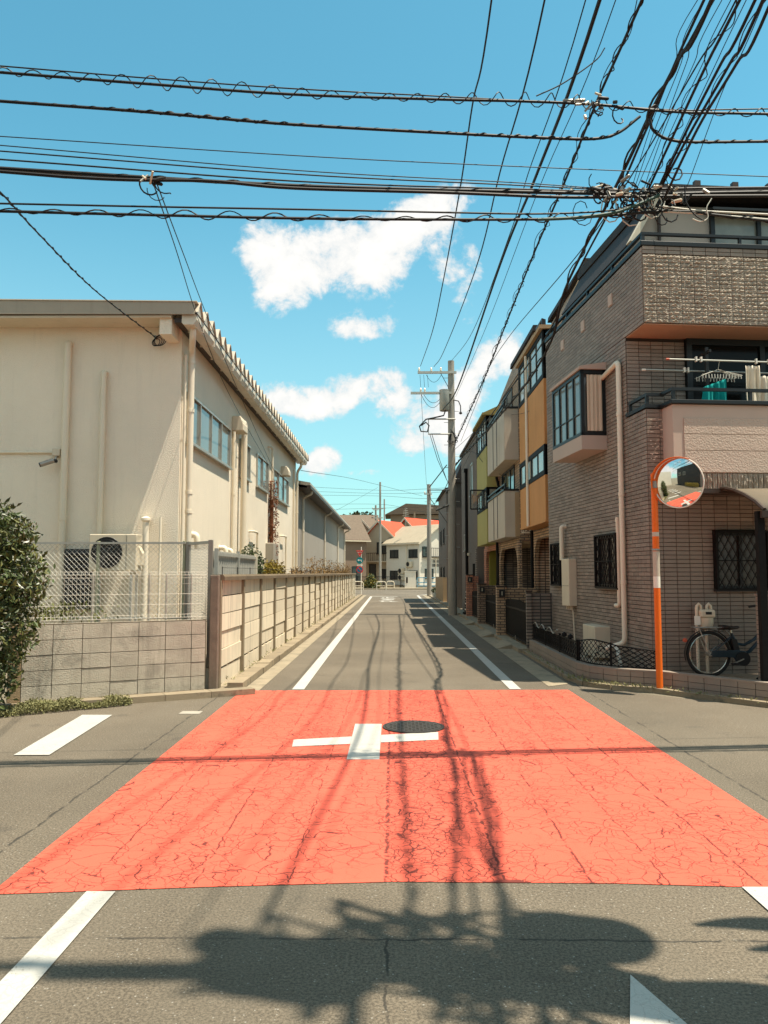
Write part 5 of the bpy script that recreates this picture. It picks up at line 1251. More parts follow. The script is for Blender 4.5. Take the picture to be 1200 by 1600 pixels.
# shrubs and dry weeds behind the panel wall
bush('shrub', 'dark green shrub behind the panel wall next to the corrugated screen', 'shrub', (-3.15, 17.2, .6), [(0, 0, .95, .28, .45, .5), (0, .3, 1.25, .25, .35, .32), (0, -.2, 1.4, .2, .3, .25)], 2200, .075, 'leaf', .03, 12)
bush('shrub', 'yellow green shrub behind the panel wall below the rusty pipe', 'shrub', (-3.05, 19.6, .6), [(0, 0, .85, .32, .7, .42), (.0, .5, 1.05, .28, .4, .32), (0, -.4, 1.0, .25, .3, .3)], 2200, .08, 'leaf_yellow', .03, 13)
bush('shrub', 'small dry brown shrub behind the panel wall near the grey warehouse', 'shrub', (-3.05, 24.5, .6), [(0, 0, .85, .25, .8, .40), (0, .9, .8, .2, .5, .35)], 900, .08, 'leaf_dry', .02, 14)
rr = random.Random(15); m = MB(); P = []
for _ in range(2600):
    y = 25 + 25 * rr.random(); P.append((-2.75 + rr.uniform(-.15, .12), y, 1.5 + rr.random() ** 1.5 * (.45 + .25 * math.sin(y * 1.7))))
leaves(m, P, .10, .8, rr, .3); o = m.build('dry_weeds', 'leaf_dry', normals=False); tag(o, 'dry straw coloured weeds along the top of the panel wall', 'weeds', kind='stuff')
rr = random.Random(16); m = MB(); P = []
for _ in range(1500):
    z = 1.6 + 2.9 * rr.random(); a = rr.random() * 6.3; r = .07 + .08 * rr.random() * (1.3 if z > 2.2 else 1); P.append((-3.68 + r * math.cos(a), 23.65 + r * math.sin(a) * 1.4, z))
leaves(m, P, .055, -.4, rr, .7); o = m.build('dead_vine', 'leaf_brown', normals=False); tag(o, 'rust brown dead vine climbing a pipe on the cream workshop', 'vine')
rr = random.Random(17); m = MB(); P = [(-5.0 + rr.gauss(0, .45), 11.2 + rr.gauss(0, .12), .95 + rr.random() * .25) for _ in range(500)]
leaves(m, P, .06, .8, rr, .5); o = m.build('fence_weeds', 'leaf_young', normals=False); tag(o, 'green weeds between the mesh fence and the chain link fence', 'weeds', kind='stuff')

# ------------------------------------------------------------------ utility poles
def insulator(mb, p, h=.16): mb.lathe(p, [(.02, 0), (.045, .02), (.025, .05), (.05, .07), (.025, .10), (.04, .12), (.015, h)], 10)
def utility_pole(label, x, y, h, r0=.165, r1=.12, arms=(), steps=True):
    p = thing('utility_pole', label, 'utility pole', (x, y, 0))
    MB().tube([(x, y, -.05), (x, y, h * .5), (x, y, h)], [r0, (r0 + r1) / 2, r1], 20).build('shaft', 'pole_concrete', p, smooth=True)
    if steps:
        m = MB(); k = 0; z = 2.2
        while z < h - .6: m.tube([(x + (.1 if k % 2 else -.1), y - .05, z), (x + (.30 if k % 2 else -.30), y - .05, z)], .011, 5); z += .45; k += 1
        m.build('step_bolts', 'steel', p)
    for (x0, x1, z, ins) in arms:
        a = MB().box(x + x0, x + x1, y - .20, y - .12, z, z + .09).build('crossarm', 'galv', p)
        for q in ins:
            m = MB(); insulator(m, (x + q, y - .16, z + .09)); m.build('insulator', 'porcelain', a, smooth=True)
    return p
def drum(parent, c, r, h):
    t = MB().lathe(c, [(r * .9, 0), (r, .03), (r, h - .05), (r * 1.03, h - .05), (r * 1.03, h - .02), (r * .5, h)], 22).build('transformer', 'steel', parent, smooth=True)
    return t
FPx, FPy = 2.38, 30.2
fp = utility_pole('tall concrete utility pole with transformer in front of the dark grey house', FPx, FPy, 10.1, .175, .125, [(-1.34, .2, 9.55, (-1.28, -.80, -.42)), (-1.62, .0, 8.72, (-1.22, -1.06))])
drum(fp, (FPx - .28, FPy - .12, 8.05), .20, .86)
MB().box(FPx - .3, FPx, FPy - .05, FPy + .05, 8.3, 8.36).build('transformer_bracket', 'steel', fp)
m = MB(); z0, z1, xl = 7.12, 7.72, FPx - .92
m.tube([(FPx + .15, FPy - .15, z1), (xl, FPy - .15, z1), (xl, FPy - .15, z0), (FPx, FPy - .15, z0)], .032, 8); m.build('cable_bracket', 'galv', fp, smooth=True)
m = MB()
m.tube([(FPx - .25, FPy - .2, 8.05), (FPx - .32, FPy - .2, 7.85), (xl + .2, FPy - .2, 7.76), (xl - .1, FPy - .2, 7.70), (xl - .36, FPy - .2, 7.42), (xl - .3, FPy - .2, 7.22), (xl - .05, FPy - .2, 7.2), (xl + .02, FPy - .2, 7.45), (xl - .1, FPy - .2, 7.58), (xl - .3, FPy - .2, 7.45)], .03, 6)
m.tube([(FPx + .08, FPy - .1, 8.5), (FPx + .28, FPy - .1, 8.45), (FPx + .36, FPy - .1, 8.25), (FPx + .36, FPy - .1, 8.0)], .022, 6); m.lathe((FPx + .36, FPy - .1, 7.92), [(.03, 0), (.07, .03), (.04, .1)], 8)
for q in range(5): m.tube([(FPx - .05 + .05 * q, FPy - .2, 7.3 - q * .08), (FPx + .14, FPy - .25, 7.05 - q * .1), (FPx + .22 - q * .1, FPy - .22, 6.8), (FPx - .1, FPy - .2, 6.6 + q * .1), (FPx - .02, FPy - .22, 7.2)], .016, 5)
for q in range(2): m.tube([(xl + .05 + q * .08, FPy - .16, z0), (xl + .35 + q * .08, FPy - .16, 6.1), (xl + .7, FPy - .18, 5.3), (FPx - .1, FPy - .18, 5.1)], .012, 5)
m.build('cable_loops', 'cable', fp, smooth=True)
m = MB()
for q in (-1.25, -1.1, -.95): m.tube([(FPx + q, FPy - .16, 9.5), (FPx + q + .03, FPy - .16, 9.0)], .007, 4)
m.tube(catenary((FPx - 1.0, FPy - .16, 9.5), (FPx - .4, FPy - .16, 9.5), .3, 8), .008, 4); m.tube([(FPx - .42, FPy - .16, 9.55), (FPx - .1, FPy - .16, 8.95)], .012, 4); m.tube(catenary((FPx - 1.1, FPy - .16, 8.7), (FPx - .4, FPy - .16, 8.6), .28, 8), .009, 4); m.tube(catenary((FPx - 1.2, FPy - .16, 8.7), (FPx - .4, FPy - .16, 8.5), .42, 8), .009, 4)
m.build('jumper_wires', 'cable', fp)
m = MB(); m.tube([(FPx - .1, FPy - .1, 4.9), (FPx - .95, FPy - .1, 4.9)], .02, 6); m.tube([(FPx - .95, FPy - .1, 4.9), (FPx - .85, FPy - .1, 4.55), (FPx - .2, FPy - .1, 3.6)], .014, 5); m.tube([(FPx - .2, FPy - .1, 5.9), (FPx - .9, FPy - .1, 5.0)], .02, 5); m.tube([(FPx - .65, FPy - .1, 4.1), (FPx - .15, FPy - .12, 4.3)], .05, 6); m.build('service_bracket', 'cable_gray', fp)
pp2 = utility_pole('plain concrete utility pole by the far bend of the street', 2.66, 54.6, 7.95, .17, .14, [(-.35, .2, 7.2, (-.3,))])
pp3 = utility_pole('slender utility pole rising before the beige gable house', at(594, 900, Y=84).x, 84, 11.6, .15, .10, [(-.9, .3, 8.6, (-.8,)), (-.8, .3, 7.6, ())], steps=False)
m = MB()
for q in range(3): m.lathe((pp3.location.x - .85, 83.8, 8.2 - q * .3), [(.08, 0), (.12, .06), (.05, .12)], 8)
m.build('switch_gear', 'cable_gray', pp3)
utility_pole('short utility pole left of the slender pole in the background', at(587, 900, Y=105).x, 105, 10.9, .17, .12, [(-.4, .4, 10.2, ()), (-.4, .4, 9.4, ())], steps=False)
utility_pole('thin far utility pole behind the beige gable house', at(600.5, 900, Y=118).x, 118, 13.0, .13, .10, [(-.7, .2, 11.5, ())], steps=False)
# the pole that stands beside the camera, outside the picture: it carries the near cables and throws the foreground shadow
NPx, NPy = 2.72, 2.68
npole = utility_pole('concrete utility pole with transformer beside the camera, out of view', NPx, NPy, 10.6, .18, .14, [(-1.75, .5, 9.75, (-1.6, -1.0, -.4)), (-1.2, .5, 8.9, (-1.0, .3))])
drum(npole, (NPx + .33, NPy + .40, 6.3), .23, .7); drum(npole, (NPx - .36, NPy - .05, 8.0), .26, .9)
for z_, x_ in ((7.3, .1), (8.35, -.1), (9.3, .05), (5.3, .1)): MB().box(NPx + x_ - .03, NPx + x_ + .03, NPy - .5, NPy + .18, z_, z_ + .08).build('shadow_arm', 'galv', npole)  # arms added out of view to break the outline of the cast shadow
MB().box(NPx - .1, NPx + .2, NPy - .2, NPy + .2, 4.1, 4.6).build('control_box', 'steel', npole)
MB().bar((NPx, NPy, 6.7), (NPx + .33, NPy + .40, 6.7), .06, .06).build('bracket', 'steel', npole)
for k, (dx, dy, z) in enumerate(((.62, .72, 4.3), (.70, .50, 4.1), (.60, .28, 3.9))): MB().tube([(NPx + dx - .5 + q * .14, NPy + dy + .02 * math.sin(q), z) for q in range(7)], [.015, .05, .075, .08, .07, .09, .06], 8).build('shadow_plate', 'steel', npole, smooth=True)  # rounded plates added out of view, shaped only for their leaf-like shadows
rr = random.Random(71); m = MB()
for q in range(70):
    a = Vector((NPx + rr.gauss(0, .28), NPy + rr.gauss(.05, .22), rr.uniform(5.6, 9.6))); e = Vector((rr.gauss(0, .16), rr.gauss(0, .16), rr.gauss(0, .14))); m.tube([a - e, a, a + e], [.012, rr.uniform(.02, .05), .012], 5)
m.build('shadow_clutter', 'steel', npole)  # random short bars added out of view to roughen the foreground shadow
m = MB()
for q in range(14):
    a = Vector((NPx, NPy, 4.9 + q * .2)); e = rnd.uniform(-.2, .45)
    m.tube([a, a + Vector((-.35, .1 + e * .3, .2)), a + Vector((-.55, .3 + e, -.1)), a + Vector((-.2, .2 + e * .5, -.4)), a + Vector((.1, 0, .1))], rnd.uniform(.012, .03), 6)
m.build('cable_loops', 'cable', npole)

# ------------------------------------------------------------------ overhead cables
def spline(P, n=8):
    P = [Vector(p) for p in P]; out = []
    Q = [P[0] * 2 - P[1]] + P + [P[-1] * 2 - P[-2]]
    for i in range(1, len(Q) - 2):
        a, b, c, d = Q[i - 1:i + 3]
        for k in range(n):
            t = k / n; out.append(.5 * ((2 * b) + (c - a) * t + (2 * a - 5 * b + 4 * c - d) * t * t + (3 * b - a - 3 * c + d) * t ** 3))
    out.append(P[-1]); return out
def cable(label, pts, r, mat='cable', wrap=None, group='overhead cables', wrap2=None):
    S = spline(pts); o = MB().tube(S, r, 6).build('overhead_cable', mat, None, smooth=True); tag(o, label, 'cable', group)
    for wr in (wrap, wrap2):
        if not wr: continue
        amp, per, wr_r, ph = wr; L_ = 0; W = []; prev = S[0]
        acc = [0]
        for i in range(1, len(S)): acc.append(acc[-1] + (S[i] - S[i - 1]).length)
        n = int(acc[-1] / per * 10); j = 0
        for k in range(n + 1):
            s = acc[-1] * k / max(1, n)
            while j < len(S) - 2 and acc[j + 1] < s: j += 1
            f = (s - acc[j]) / max(1e-6, acc[j + 1] - acc[j]); p = S[j].lerp(S[j + 1], f); d = (S[j + 1] - S[j]).normalized()
            u_ = d.cross(Zv).normalized(); v_ = u_.cross(d); a = 2 * math.pi * s / per + ph + .8 * math.sin(s * 1.3); am = amp * (1 + .35 * math.sin(s * 2.1 + ph))
            W.append(p + u_ * am * math.cos(a) + v_ * am * (math.sin(a) + .3))
        if len(W) > 2: MB().tube(W, wr_r, 4).build('spiral_wrap', mat, o, smooth=True)
    return o
def along(X, pix, near=None, far=None):
    P = [at(x, y, X=X) for x, y in pix]
    if far: P = [Vector(far)] + P
    if near: P = P + [Vector(near)]
    return P
def cross(pix, y0=6.5, k=.10, ext='lr'):
    out = []
    for x, y in pix:
        d = _f * FPX + _r * (x - 600) - _u * (y - 800); t = y0 / (d.y - k * d.x); out.append(EYE + d * t)
    if len(out) == 1: return [None, out[0]]
    a, b = out[0], out[1]; c, d = out[-1], out[-2]
    if 'l' in ext: out = [a + (a - b).normalized() * 5] + out
    if 'r' in ext: out.append(c + (c - d).normalized() * 5)
    return out
cable('thin overhead wire from the left end of the far crossarm, leftmost along the street', along(1.08, [(657, 572), (675, 520), (690, 452), (718, 300), (738, 165), (768, 0)], (1.12, NPy, 9.85)), .011)
cable('thin overhead wire second from the left along the street', along(1.64, [(678, 573), (692, 552), (742, 424), (781, 270), (851, 0)], (1.72, NPy, 9.85)), .011)
cable('thin overhead wire third from the left along the street', along(2.2, [(703, 567), (738, 519), (798, 362), (825, 272), (915, 0)], (2.3, NPy, 9.9)), .008)
cable('very thin overhead wire left of the twisted cable along the street', along(2.35, [(712, 620), (760, 510), (840, 300), (962, 0)], (2.5, NPy, 9.2)), .006)
cable('thick straight black overhead cable leading to the transformer pole', along(2.02, [(692, 640), (715, 606), (782, 412), (838, 274), (937, 0)], (2.2, NPy, 8.6)), .021)
cable('twisted overhead cable with spiral wrap, middle of the street', along(2.55, [(712, 690), (728, 655), (757, 591), (798, 487), (838, 387), (880, 290), (932, 160), (1003, 0)], (2.6, NPy, 7.6)), .017, wrap=(.03, .5, .007, 0), wrap2=(.05, 1.1, .006, 2))
cable('thick black overhead bundle passing before the orange house to the node', along(2.6, [(708, 730), (792, 637), (855, 546), (883, 452), (947, 322), (985, 245), (1015, 180), (1062, 90), (1112, 0)], (2.62, NPy, 7.2)), .020, wrap=(.03, .9, .011, 0))
cable('second black overhead bundle just above the first along the brown house', along(2.66, [(700, 745), (770, 645), (845, 540), (905, 420), (960, 315), (1000, 225), (1050, 110), (1100, 0)], (2.7, NPy, 7.0)), .014)
cable('slim dark overhead cable rising from far pole beside the mansard roofs', along(2.75, [(720, 690), (748, 620), (764, 575), (800, 520), (905, 395), (1002, 250), (1090, 100), (1150, 0)], (2.75, NPy, 6.8)), .008)
rr = random.Random(21)
ND = cross([(1000, 300)])[1]
for q, (tx, lb_) in enumerate(((1090, 'first'), (1100, 'second'), (1112, 'third'), (1128, 'fourth'), (1142, 'fifth'), (1156, 'sixth'), (1166, 'seventh'), (1180, 'eighth'), (1192, 'ninth'), (1206, 'tenth'), (1222, 'eleventh'))):
    thick = q in (5, 7, 8, 9); Xc = 2.28 + .02 * q; e = (980 + q * 6, 318 - (q % 3) * 8)
    if q == 10: pix = [(1070, 290), (1076, 285), (1130, 140), (1195, 0)]
    else: pix = [e, (e[0] + (tx - e[0]) * .33 + rr.uniform(-3, 3), 300 * .68 + rr.uniform(-4, 4)), (e[0] + (tx - e[0]) * .67 + rr.uniform(-3, 3), 300 * .33), (tx, 0)]
    cable('overhead cable running from the knotted node to the top edge, %s from the left' % lb_, along(Xc, pix, (NPx, NPy, 6.0 + .1 * q)), .012 if thick else .0034, wrap=(.035, .5, .004, q) if q in (5, 8) else None, group='cables above the node')
cable('upper wire of the topmost cable pair crossing the sky', cross([(0, 103), (230, 122), (450, 138), (680, 150), (810, 157), (925, 163), (1060, 172), (1200, 170)], 6.5), .006)
cable('topmost heavy cable crossing the sky with a loosely wound wire', cross([(0, 113), (230, 131), (450, 147), (680, 155), (810, 158), (925, 163), (1060, 175), (1200, 178)], 6.5), .012, wrap=(.045, .25, .005, 0))
cable('second cable from the top crossing the sky with small clips', cross([(0, 158), (230, 175), (450, 194), (700, 208), (840, 215), (925, 217), (965, 208), (1000, 182)], 6.5, ext='l'), .013, wrap=(.012, .16, .006, 0))
cable('right piece of the second cable from the top hanging in a loop', cross([(1015, 185), (1022, 205), (1050, 219), (1100, 222), (1200, 221)], 6.5, ext='r'), .013, wrap=(.012, .16, .006, 1))
cable('hair thin wire below the second cable crossing the sky', cross([(0, 213), (460, 243), (760, 258), (1200, 276)], 6.9), .0045)
cable('upper of three thin wires above the heavy bundle', cross([(0, 227), (460, 266), (800, 285), (960, 296)], 6.5, ext='l'), .0045)
cable('middle of three thin wires above the heavy bundle', cross([(0, 236), (460, 272), (800, 289), (980, 298)], 6.5, ext='l'), .006)
cable('lower of three thin wires above the heavy bundle', cross([(0, 249), (460, 283), (800, 295), (980, 300)], 6.5, ext='l'), .007)
cable('heavy black cable of the bundle crossing the whole picture', cross([(0, 263), (240, 278), (460, 290), (700, 297), (1000, 303), (1200, 300)], 6.5), .016, wrap=(.012, .3, .006, 0))
cable('second heavy cable of the bundle, sagging slightly below the first', cross([(0, 268), (100, 276), (200, 281), (330, 283), (460, 294), (700, 301), (880, 308), (1000, 307), (1200, 306)], 6.48), .014)
cable('third cable of the bundle above the roof of the tiled house', cross([(0, 266), (300, 282), (700, 300), (1000, 296), (1100, 294), (1200, 293)], 6.53), .010)
cable('upper cable of the lowest twisted pair crossing the sky', cross([(0, 318), (240, 323), (460, 327), (700, 332), (850, 334), (960, 328), (1020, 312)], 6.45, ext='l'), .008)
cable('lowest cable crossing the sky with a wound wire', cross([(0, 330), (240, 336), (460, 341), (700, 343), (870, 342), (960, 336), (1060, 330), (1200, 345)], 6.45), .012, wrap=(.028, .36, .006, 0))
cable('greenish cable of the lowest pair near the node', cross([(840, 343), (900, 340), (960, 332), (1000, 318), (1030, 305)], 6.42, ext=''), .014, 'cable_green')
for q, (y_, lb_) in enumerate(((333, 'pale cable before the upper window of the tiled house, upper one'), (341, 'pale cable before the upper window of the tiled house, lower one'))):
    cable(lb_, cross([(1030, 322 + q * 8), (1100, 330 + q * 4), (1200, y_ + 2)], 6.45, ext='r'), .009, 'cable_white')
a = cross([(240, 288)])[1]
cable('left drop wire from the bundle to the rusty pipe on the workshop', [a, at(275, 390, Y=9), at(312, 505, Y=13), at(360, 620, Y=17.5), (-3.68, 23.6, 4.75)], .006, group='drop wires')
cable('right drop wire from the bundle to the workshop wall', [a + Vector((.03, 0, 0)), at(284, 390, Y=9), at(330, 510, Y=13), at(385, 640, Y=18), (-3.66, 25.8, 4.4)], .006, group='drop wires')
b = at(243, 527, Y=13.55)
cable('thin drop cable sloping down to the coil on the cream gable wall', [at(-60, 255, Y=6.0), at(0, 300, Y=6.8), at(60, 365, Y=8.2), at(150, 455, Y=10.8), b], .009, wrap=(.012, .35, .006, 0), group='drop wires')
co = thing('cable_coil', 'small black cable coil hooked on the cream gable wall', 'cable coil', b)
m = MB()
for q in range(4): m.tube(circ(b + Vector((.02 + .03 * q, -.03 - .01 * q, -.10 + .01 * q)), .07 + .012 * q, 16, (1, 0, .15), (0, .1, 1)), .007, 5, closed=True)
m.build('loops', 'cable', co); MB().box(b.x - .015, b.x + .015, b.y - .03, b.y + .05, b.z - .03, b.z + .03).build('hook', 'steel', co)
# knots of splices and clamps
def knot(label, c, n, spread, seed, loops=8):
    rr = random.Random(seed); t = thing('cable_splice', label, 'cable splice', c)
    for q in range(n):
        p = Vector(c) + Vector((rr.gauss(0, spread), rr.gauss(0, .05), rr.gauss(0, spread * .35))); d = Vector((rr.gauss(0, 1), rr.gauss(0, .4), rr.gauss(0, .6))).normalized() * rr.uniform(.02, .055)
        k = rr.random(); MB().tube([p - d, p - d * .8, p + d * .8, p + d], [.006, .015, .015, .006] if k > .5 else [.010, .010, .010, .010], 6).build('clamp', ('steel', 'cable', 'plastic_cream', 'cable_gray', 'cable', 'steel')[rr.randrange(6)], t, smooth=True)
    m = MB()
    for q in range(loops):
        p = Vector(c) + Vector((rr.gauss(0, spread), rr.gauss(0, .05), rr.gauss(-.03, .08 if loops > 10 else .03))); r = rr.uniform(.03, .10) if loops > 10 else rr.uniform(.015, .04); a = rr.random() * 3
        m.tube([p + Vector((r * math.cos(s * .7 + a) * 1.0 + .01 * s, .02 * s - .08, r * 1.25 * math.sin(s * .7 + a) - .05)) for s in range(10)], rr.uniform(.004, .008), 5)
    m.build('slack_loops', 'cable', t, smooth=True)
    if loops > 10:
        m = MB()
        for q in range(5):
            p = Vector(c) + Vector((rr.gauss(.02, spread * .7), -.06, rr.gauss(-.06, .06))); r = rr.uniform(.06, .12)
            m.tube([p + Vector((r * math.cos(s * .65 + q), .01 * s, r * 1.3 * math.sin(s * .65 + q) - .05)) for s in range(9)], .006, 5)
        m.build('pale_loops', 'cable_white', t, smooth=True)
    return t
knot('big knot of cable splices and loops before the tiled house roof', cross([(998, 304)])[1], 44, .19, 31, 22)
knot('small cluster of cable clamps high on the topmost cable', cross([(930, 163)])[1], 16, .09, 32, 5)
knot('cable clamps where the drop wires leave the heavy bundle', cross([(238, 283)])[1], 7, .05, 33, 3)
knot('cable clamps on the bundle left of the big knot', cross([(955, 300)])[1], 14, .10, 34, 4)
cable('black cable looping from the node down before the upper wall', cross([(1070, 290), (1072, 315), (1085, 335), (1100, 345)], 6.4, ext=''), .006, group='slack cables')
cable('white cable looping before the upper window', cross([(1112, 310), (1104, 325), (1106, 340), (1095, 346), (1082, 342)], 6.4, ext=''), .005, 'cable_white', group='slack cables')
cable('slack wire curving from the twisted cable to the cluster of clamps', cross([(838, 150), (880, 130), (930, 95), (945, 75)], 6.6, ext=''), .006, group='slack cables')
# service drops to the houses on the right
cable('thin service wire from the far pole down to the grey balcony', [(FPx + .1, FPy - .1, 6.5), at(770, 655, Y=25), at(800, 695, Y=22), (3.40, 20.9, 4.9)], .007, group='service wires')
cable('service wire drooping to the brick wall of the balcony house', [(FPx + .1, FPy - .1, 5.8), at(735, 705, Y=27.5), at(760, 728, Y=25), (3.36, 23.0, 4.55)], .007, group='service wires')
cable('long thin service wire crossing the orange bay', [(FPx + .1, FPy - .1, 5.1), at(760, 665, Y=24), at(820, 645, Y=19), at(890, 620, Y=15), (3.75, 12.4, 4.0)], .005, group='service wires')
cable('wire from the far pole to the second pole down the street', catenary((FPx - 1.2, FPy, 8.8), (2.5, 54.6, 7.9), .25, 8), .008, group='service wires')
cable('black cable from the far pole bracket to the second pole', catenary((FPx, FPy, 5.6), (2.66, 54.6, 6.6), .5, 8), .016, group='service wires')
cable('thick cable from the far pole to the charcoal house', catenary((FPx, FPy, 5.0), (3.1, 40, 5.2), .4, 8), .014, group='service wires')
for q, (y0, y1, lb_) in enumerate(((766, 764, 'topmost'), (771, 770, 'second'), (775, 779, 'third'), (788, 800, 'fourth'), (794, 792, 'lowest'))):
    cable('%s of the far wires crossing behind the street end' % lb_, [at(430, y0 - 8 + q * 3, Y=70), at(594, y0, Y=84), at(665, y1, Y=70), at(760, y1 - 6, Y=62)], .014, group='far wires')
cable('far wire sloping down from the workshop corner', [at(470, 735, X=-3.5), at(560, 750, Y=60), at(660, 775, Y=75)], .012, group='far wires')
cable('far wire sloping from the slender pole to the grey warehouse', [at(590, 762, Y=84), at(520, 800, Y=62), at(480, 812, Y=50)], .010, group='far wires')
# ------------------------------------------------------------------ the far end of the street
M('house_white', (.62, .60, .56), .9, .05, .8, .1, 30, streak=.12)
M('house_beige', (.48, .42, .33), .9, .06, .8, .1, 30, streak=.15)
M('house_brown', (.22, .165, .13), .9, .1, .8)
M('house_tan', (.26, .205, .155), .9, .1, .8)
M('roof_red', (.62, .075, .035), .75, .14, 3, .5, 14)
M('roof_brown', (.135, .105, .082), .8, .2, 5, .6, 10)
M('roof_taupe', (.33, .29, .23), .8, .08, 2, .2, 10)
M('blue_rail', (.16, .36, .52), .6, .1, 3)
M('sign_red', (.66, .03, .025), .4, .03, 3); M('sign_blue', (.0, .17, .32), .4, .03, 3); M('sign_white', (.8, .8, .78), .4, .03, 3); M('sign_teal', (.0, .22, .27), .4, .03, 3)
M('hill', (.10, .095, .05), .95, .35, .05)
M('far_leaf', (.05, .062, .025), .8, .4, .5)
def gable_house(name, label, loc, rz, w_, d_, eave, ridge, wall, roof, wins=(), over=.4, ridge_along='y'):
    h = thing(name, label, 'house', loc, rz); K = dict(local=True)
    MB().prism([(0, 0, 0), (w_, 0, 0), (w_, 0, eave), (w_ / 2, 0, ridge), (0, 0, eave)], (0, d_, 0)).build('wall', wall, h, **K)
    s = (ridge - eave) / (w_ / 2); e0 = eave - s * over
    for sg in (0, 1):
        X = (lambda x: x) if sg == 0 else (lambda x: w_ - x)
        MB().prism([(X(-over), -over, e0 + .02), (X(w_ / 2), -over, ridge + .02), (X(w_ / 2), -over, ridge + .2), (X(-over), -over, e0 + .2)], (0, d_ + 2 * over, 0)).build('roof', roof, h, **K)
        MB().prism([(X(-over), -over - .03, e0 - .06), (X(w_ / 2), -over - .03, ridge - .06), (X(w_ / 2), -over - .03, ridge + .215), (X(-over), -over - .03, e0 + .215)], (0, .026, 0)).build('barge_board', 'cream_paint', h, **K)
        MB().box(min(X(-over - .1), X(-over)), max(X(-over - .1), X(-over)), -over, d_ + over, e0 + .0, e0 + .14).build('gutter_trough', 'cream_paint', h, **K)
    for (face, u, z, ww, hh, cols) in wins:
        if face == 'f': window(h, (u, 0, z), (1, 0, 0), (0, -1, 0), ww, hh, cols, 'dark_metal', 'glass', .07, .06, **K)
        elif face == 'l': window(h, (0, u + ww, z), (0, -1, 0), (-1, 0, 0), ww, hh, cols, 'dark_metal', 'glass', .07, .06, **K)
        else: window(h, (w_, u, z), (0, 1, 0), (1, 0, 0), ww, hh, cols, 'dark_metal', 'glass', .07, .06, **K)
    return h
wh_ = gable_house('white_house', 'white two storey house with taupe roof at the end of the street', (3.1, 86, 0), rad(40), 5.7, 5.8, 5.1, 7.0, 'house_white', 'roof_taupe',
    [('l', 3.6, 3.35, 1.5, .95, 2), ('l', .3, 3.35, 1.5, .95, 2), ('l', 3.6, .9, 1.5, 1.0, 2), ('l', .3, .9, 1.5, 1.0, 2), ('f', .8, 1.0, 1.3, 1.1, 2), ('f', .4, 3.4, 1.2, 1.2, 2)], .35)
MB().tube([(-.12, 2.1, 4.9), (-.12, 2.1, 0)], .05, 6).build('downpipe', 'cream_pipe', wh_, local=True)
MB().box(.5, 5.5, -.5, -.02, 3.4, 3.5).build('balcony_floor', 'dark_metal', wh_, local=True)
m = MB(); m.tube([(.6, 3, 7.0), (.6, 3, 9.2)], .03, 5)
for q in range(5): m.tube([(.6 - .5 + .06 * q, 3, 8.2 + q * .22), (.6 + .5 - .06 * q, 3, 8.2 + q * .22)], .018, 4)
m.build('aerial', 'steel', wh_, local=True)
m = MB()
for q in range(18): m.box(.5 + q * .29, .53 + q * .29, -.5, -.46, 3.5, 4.4)
m.box(.5, 5.5, -.5, -.45, 4.4, 4.46); m.build('balcony_rail', 'dark_metal', wh_, local=True)
u_ = Vector((-math.sin(rad(40)), math.cos(rad(40)), 0))
for q, (dd, z, lb_) in enumerate(((1.1, 2.25, 'upper air conditioner on the white far house, right of the windows'), (2.5, 1.5, 'middle air conditioner on the white far house between lower windows'), (2.5, .75, 'lowest air conditioner on the white far house between lower windows'))):
    p = Vector((3.1, 86, z)) + u_ * (dd + .8) + Vector((-.82, -.57, 0)) * .34
    ac_unit(lb_, p, rad(40 - 90), .85, .62, .3)
bg_ = gable_house('beige_house', 'beige gabled house with red roof slope behind the slender pole', (-3.05, 93, 0), rad(-32), 3.7, 4.6, 6.1, 7.75, 'house_beige', 'roof_red', [('f', 1.5, 3.9, 1.5, 1.4, 2), ('f', .4, .8, 1.0, 1.9, 1), ('f', 2.0, 1.0, 1.1, 1.1, 2)], .35)
MB().box(-.4, 3.8, -.9, -.02, 2.9, 3.05).build('balcony_floor', 'house_beige', bg_, local=True)
m = MB()
for q in range(17): m.box(-.4 + q * .26, -.36 + q * .26, -.9, -.86, 3.05, 3.95)
m.box(-.4, 3.8, -.92, -.85, 3.95, 4.02); m.build('balcony_rail', 'brown_metal', bg_, local=True)
br_ = gable_house('brown_house', 'brown house with weathered tile roof left of the beige gable', (-9.9, 91, 0), rad(-62), 5.0, 5.2, 5.6, 8.0, 'house_brown', 'roof_brown', [('f', 1.0, 3.4, 1.2, 1.1, 2), ('f', 3.2, 3.4, 1.2, 1.2, 2), ('f', 1.2, .8, 1.4, 1.4, 2), ('r', 1.0, 3.4, 1.4, 1.2, 2), ('r', 3.4, .6, 1.2, 1.8, 2)], .4)
m = MB()
MB().box(-.2, 5.1, -1.0, -.02, 2.75, 2.92).build('balcony_floor', 'house_brown', br_, local=True)
for q in range(22): m.box(-.2 + q * .25, -.165 + q * .25, -1.0, -.965, 2.92, 3.85)
m.box(-.2, 5.1, -1.02, -.95, 3.85, 3.92); m.build('balcony_rail', 'brown_metal', br_, local=True)
for x in (-.1, 2.4, 4.95): MB().box(x, x + .12, -.95, -.83, 0, 2.75).build('balcony_post', 'brown_metal', br_, local=True)
dm = gable_house('dormer_house', 'small grey gable peeking between brown roof and beige gable', (-5.2, 99, 0), rad(-30), 3.6, 5, 6.6, 8.3, 'house_tan', 'roof_brown', [('f', 1.2, 5.0, 1.0, .9, 2)], .4)
rr_ = gable_house('red_roof_house', 'house with bright red roof behind the white house', (.3, 112, 0), rad(-38), 4.5, 8.5, 7.2, 9.4, 'house_tan', 'roof_red', [('f', 1.3, 5.0, 1.4, 1.2, 2)], .4)
bh = thing('hill_house', 'wide brown flat roofed house on the hill above the red roofs', 'house', (0, 140, 0))
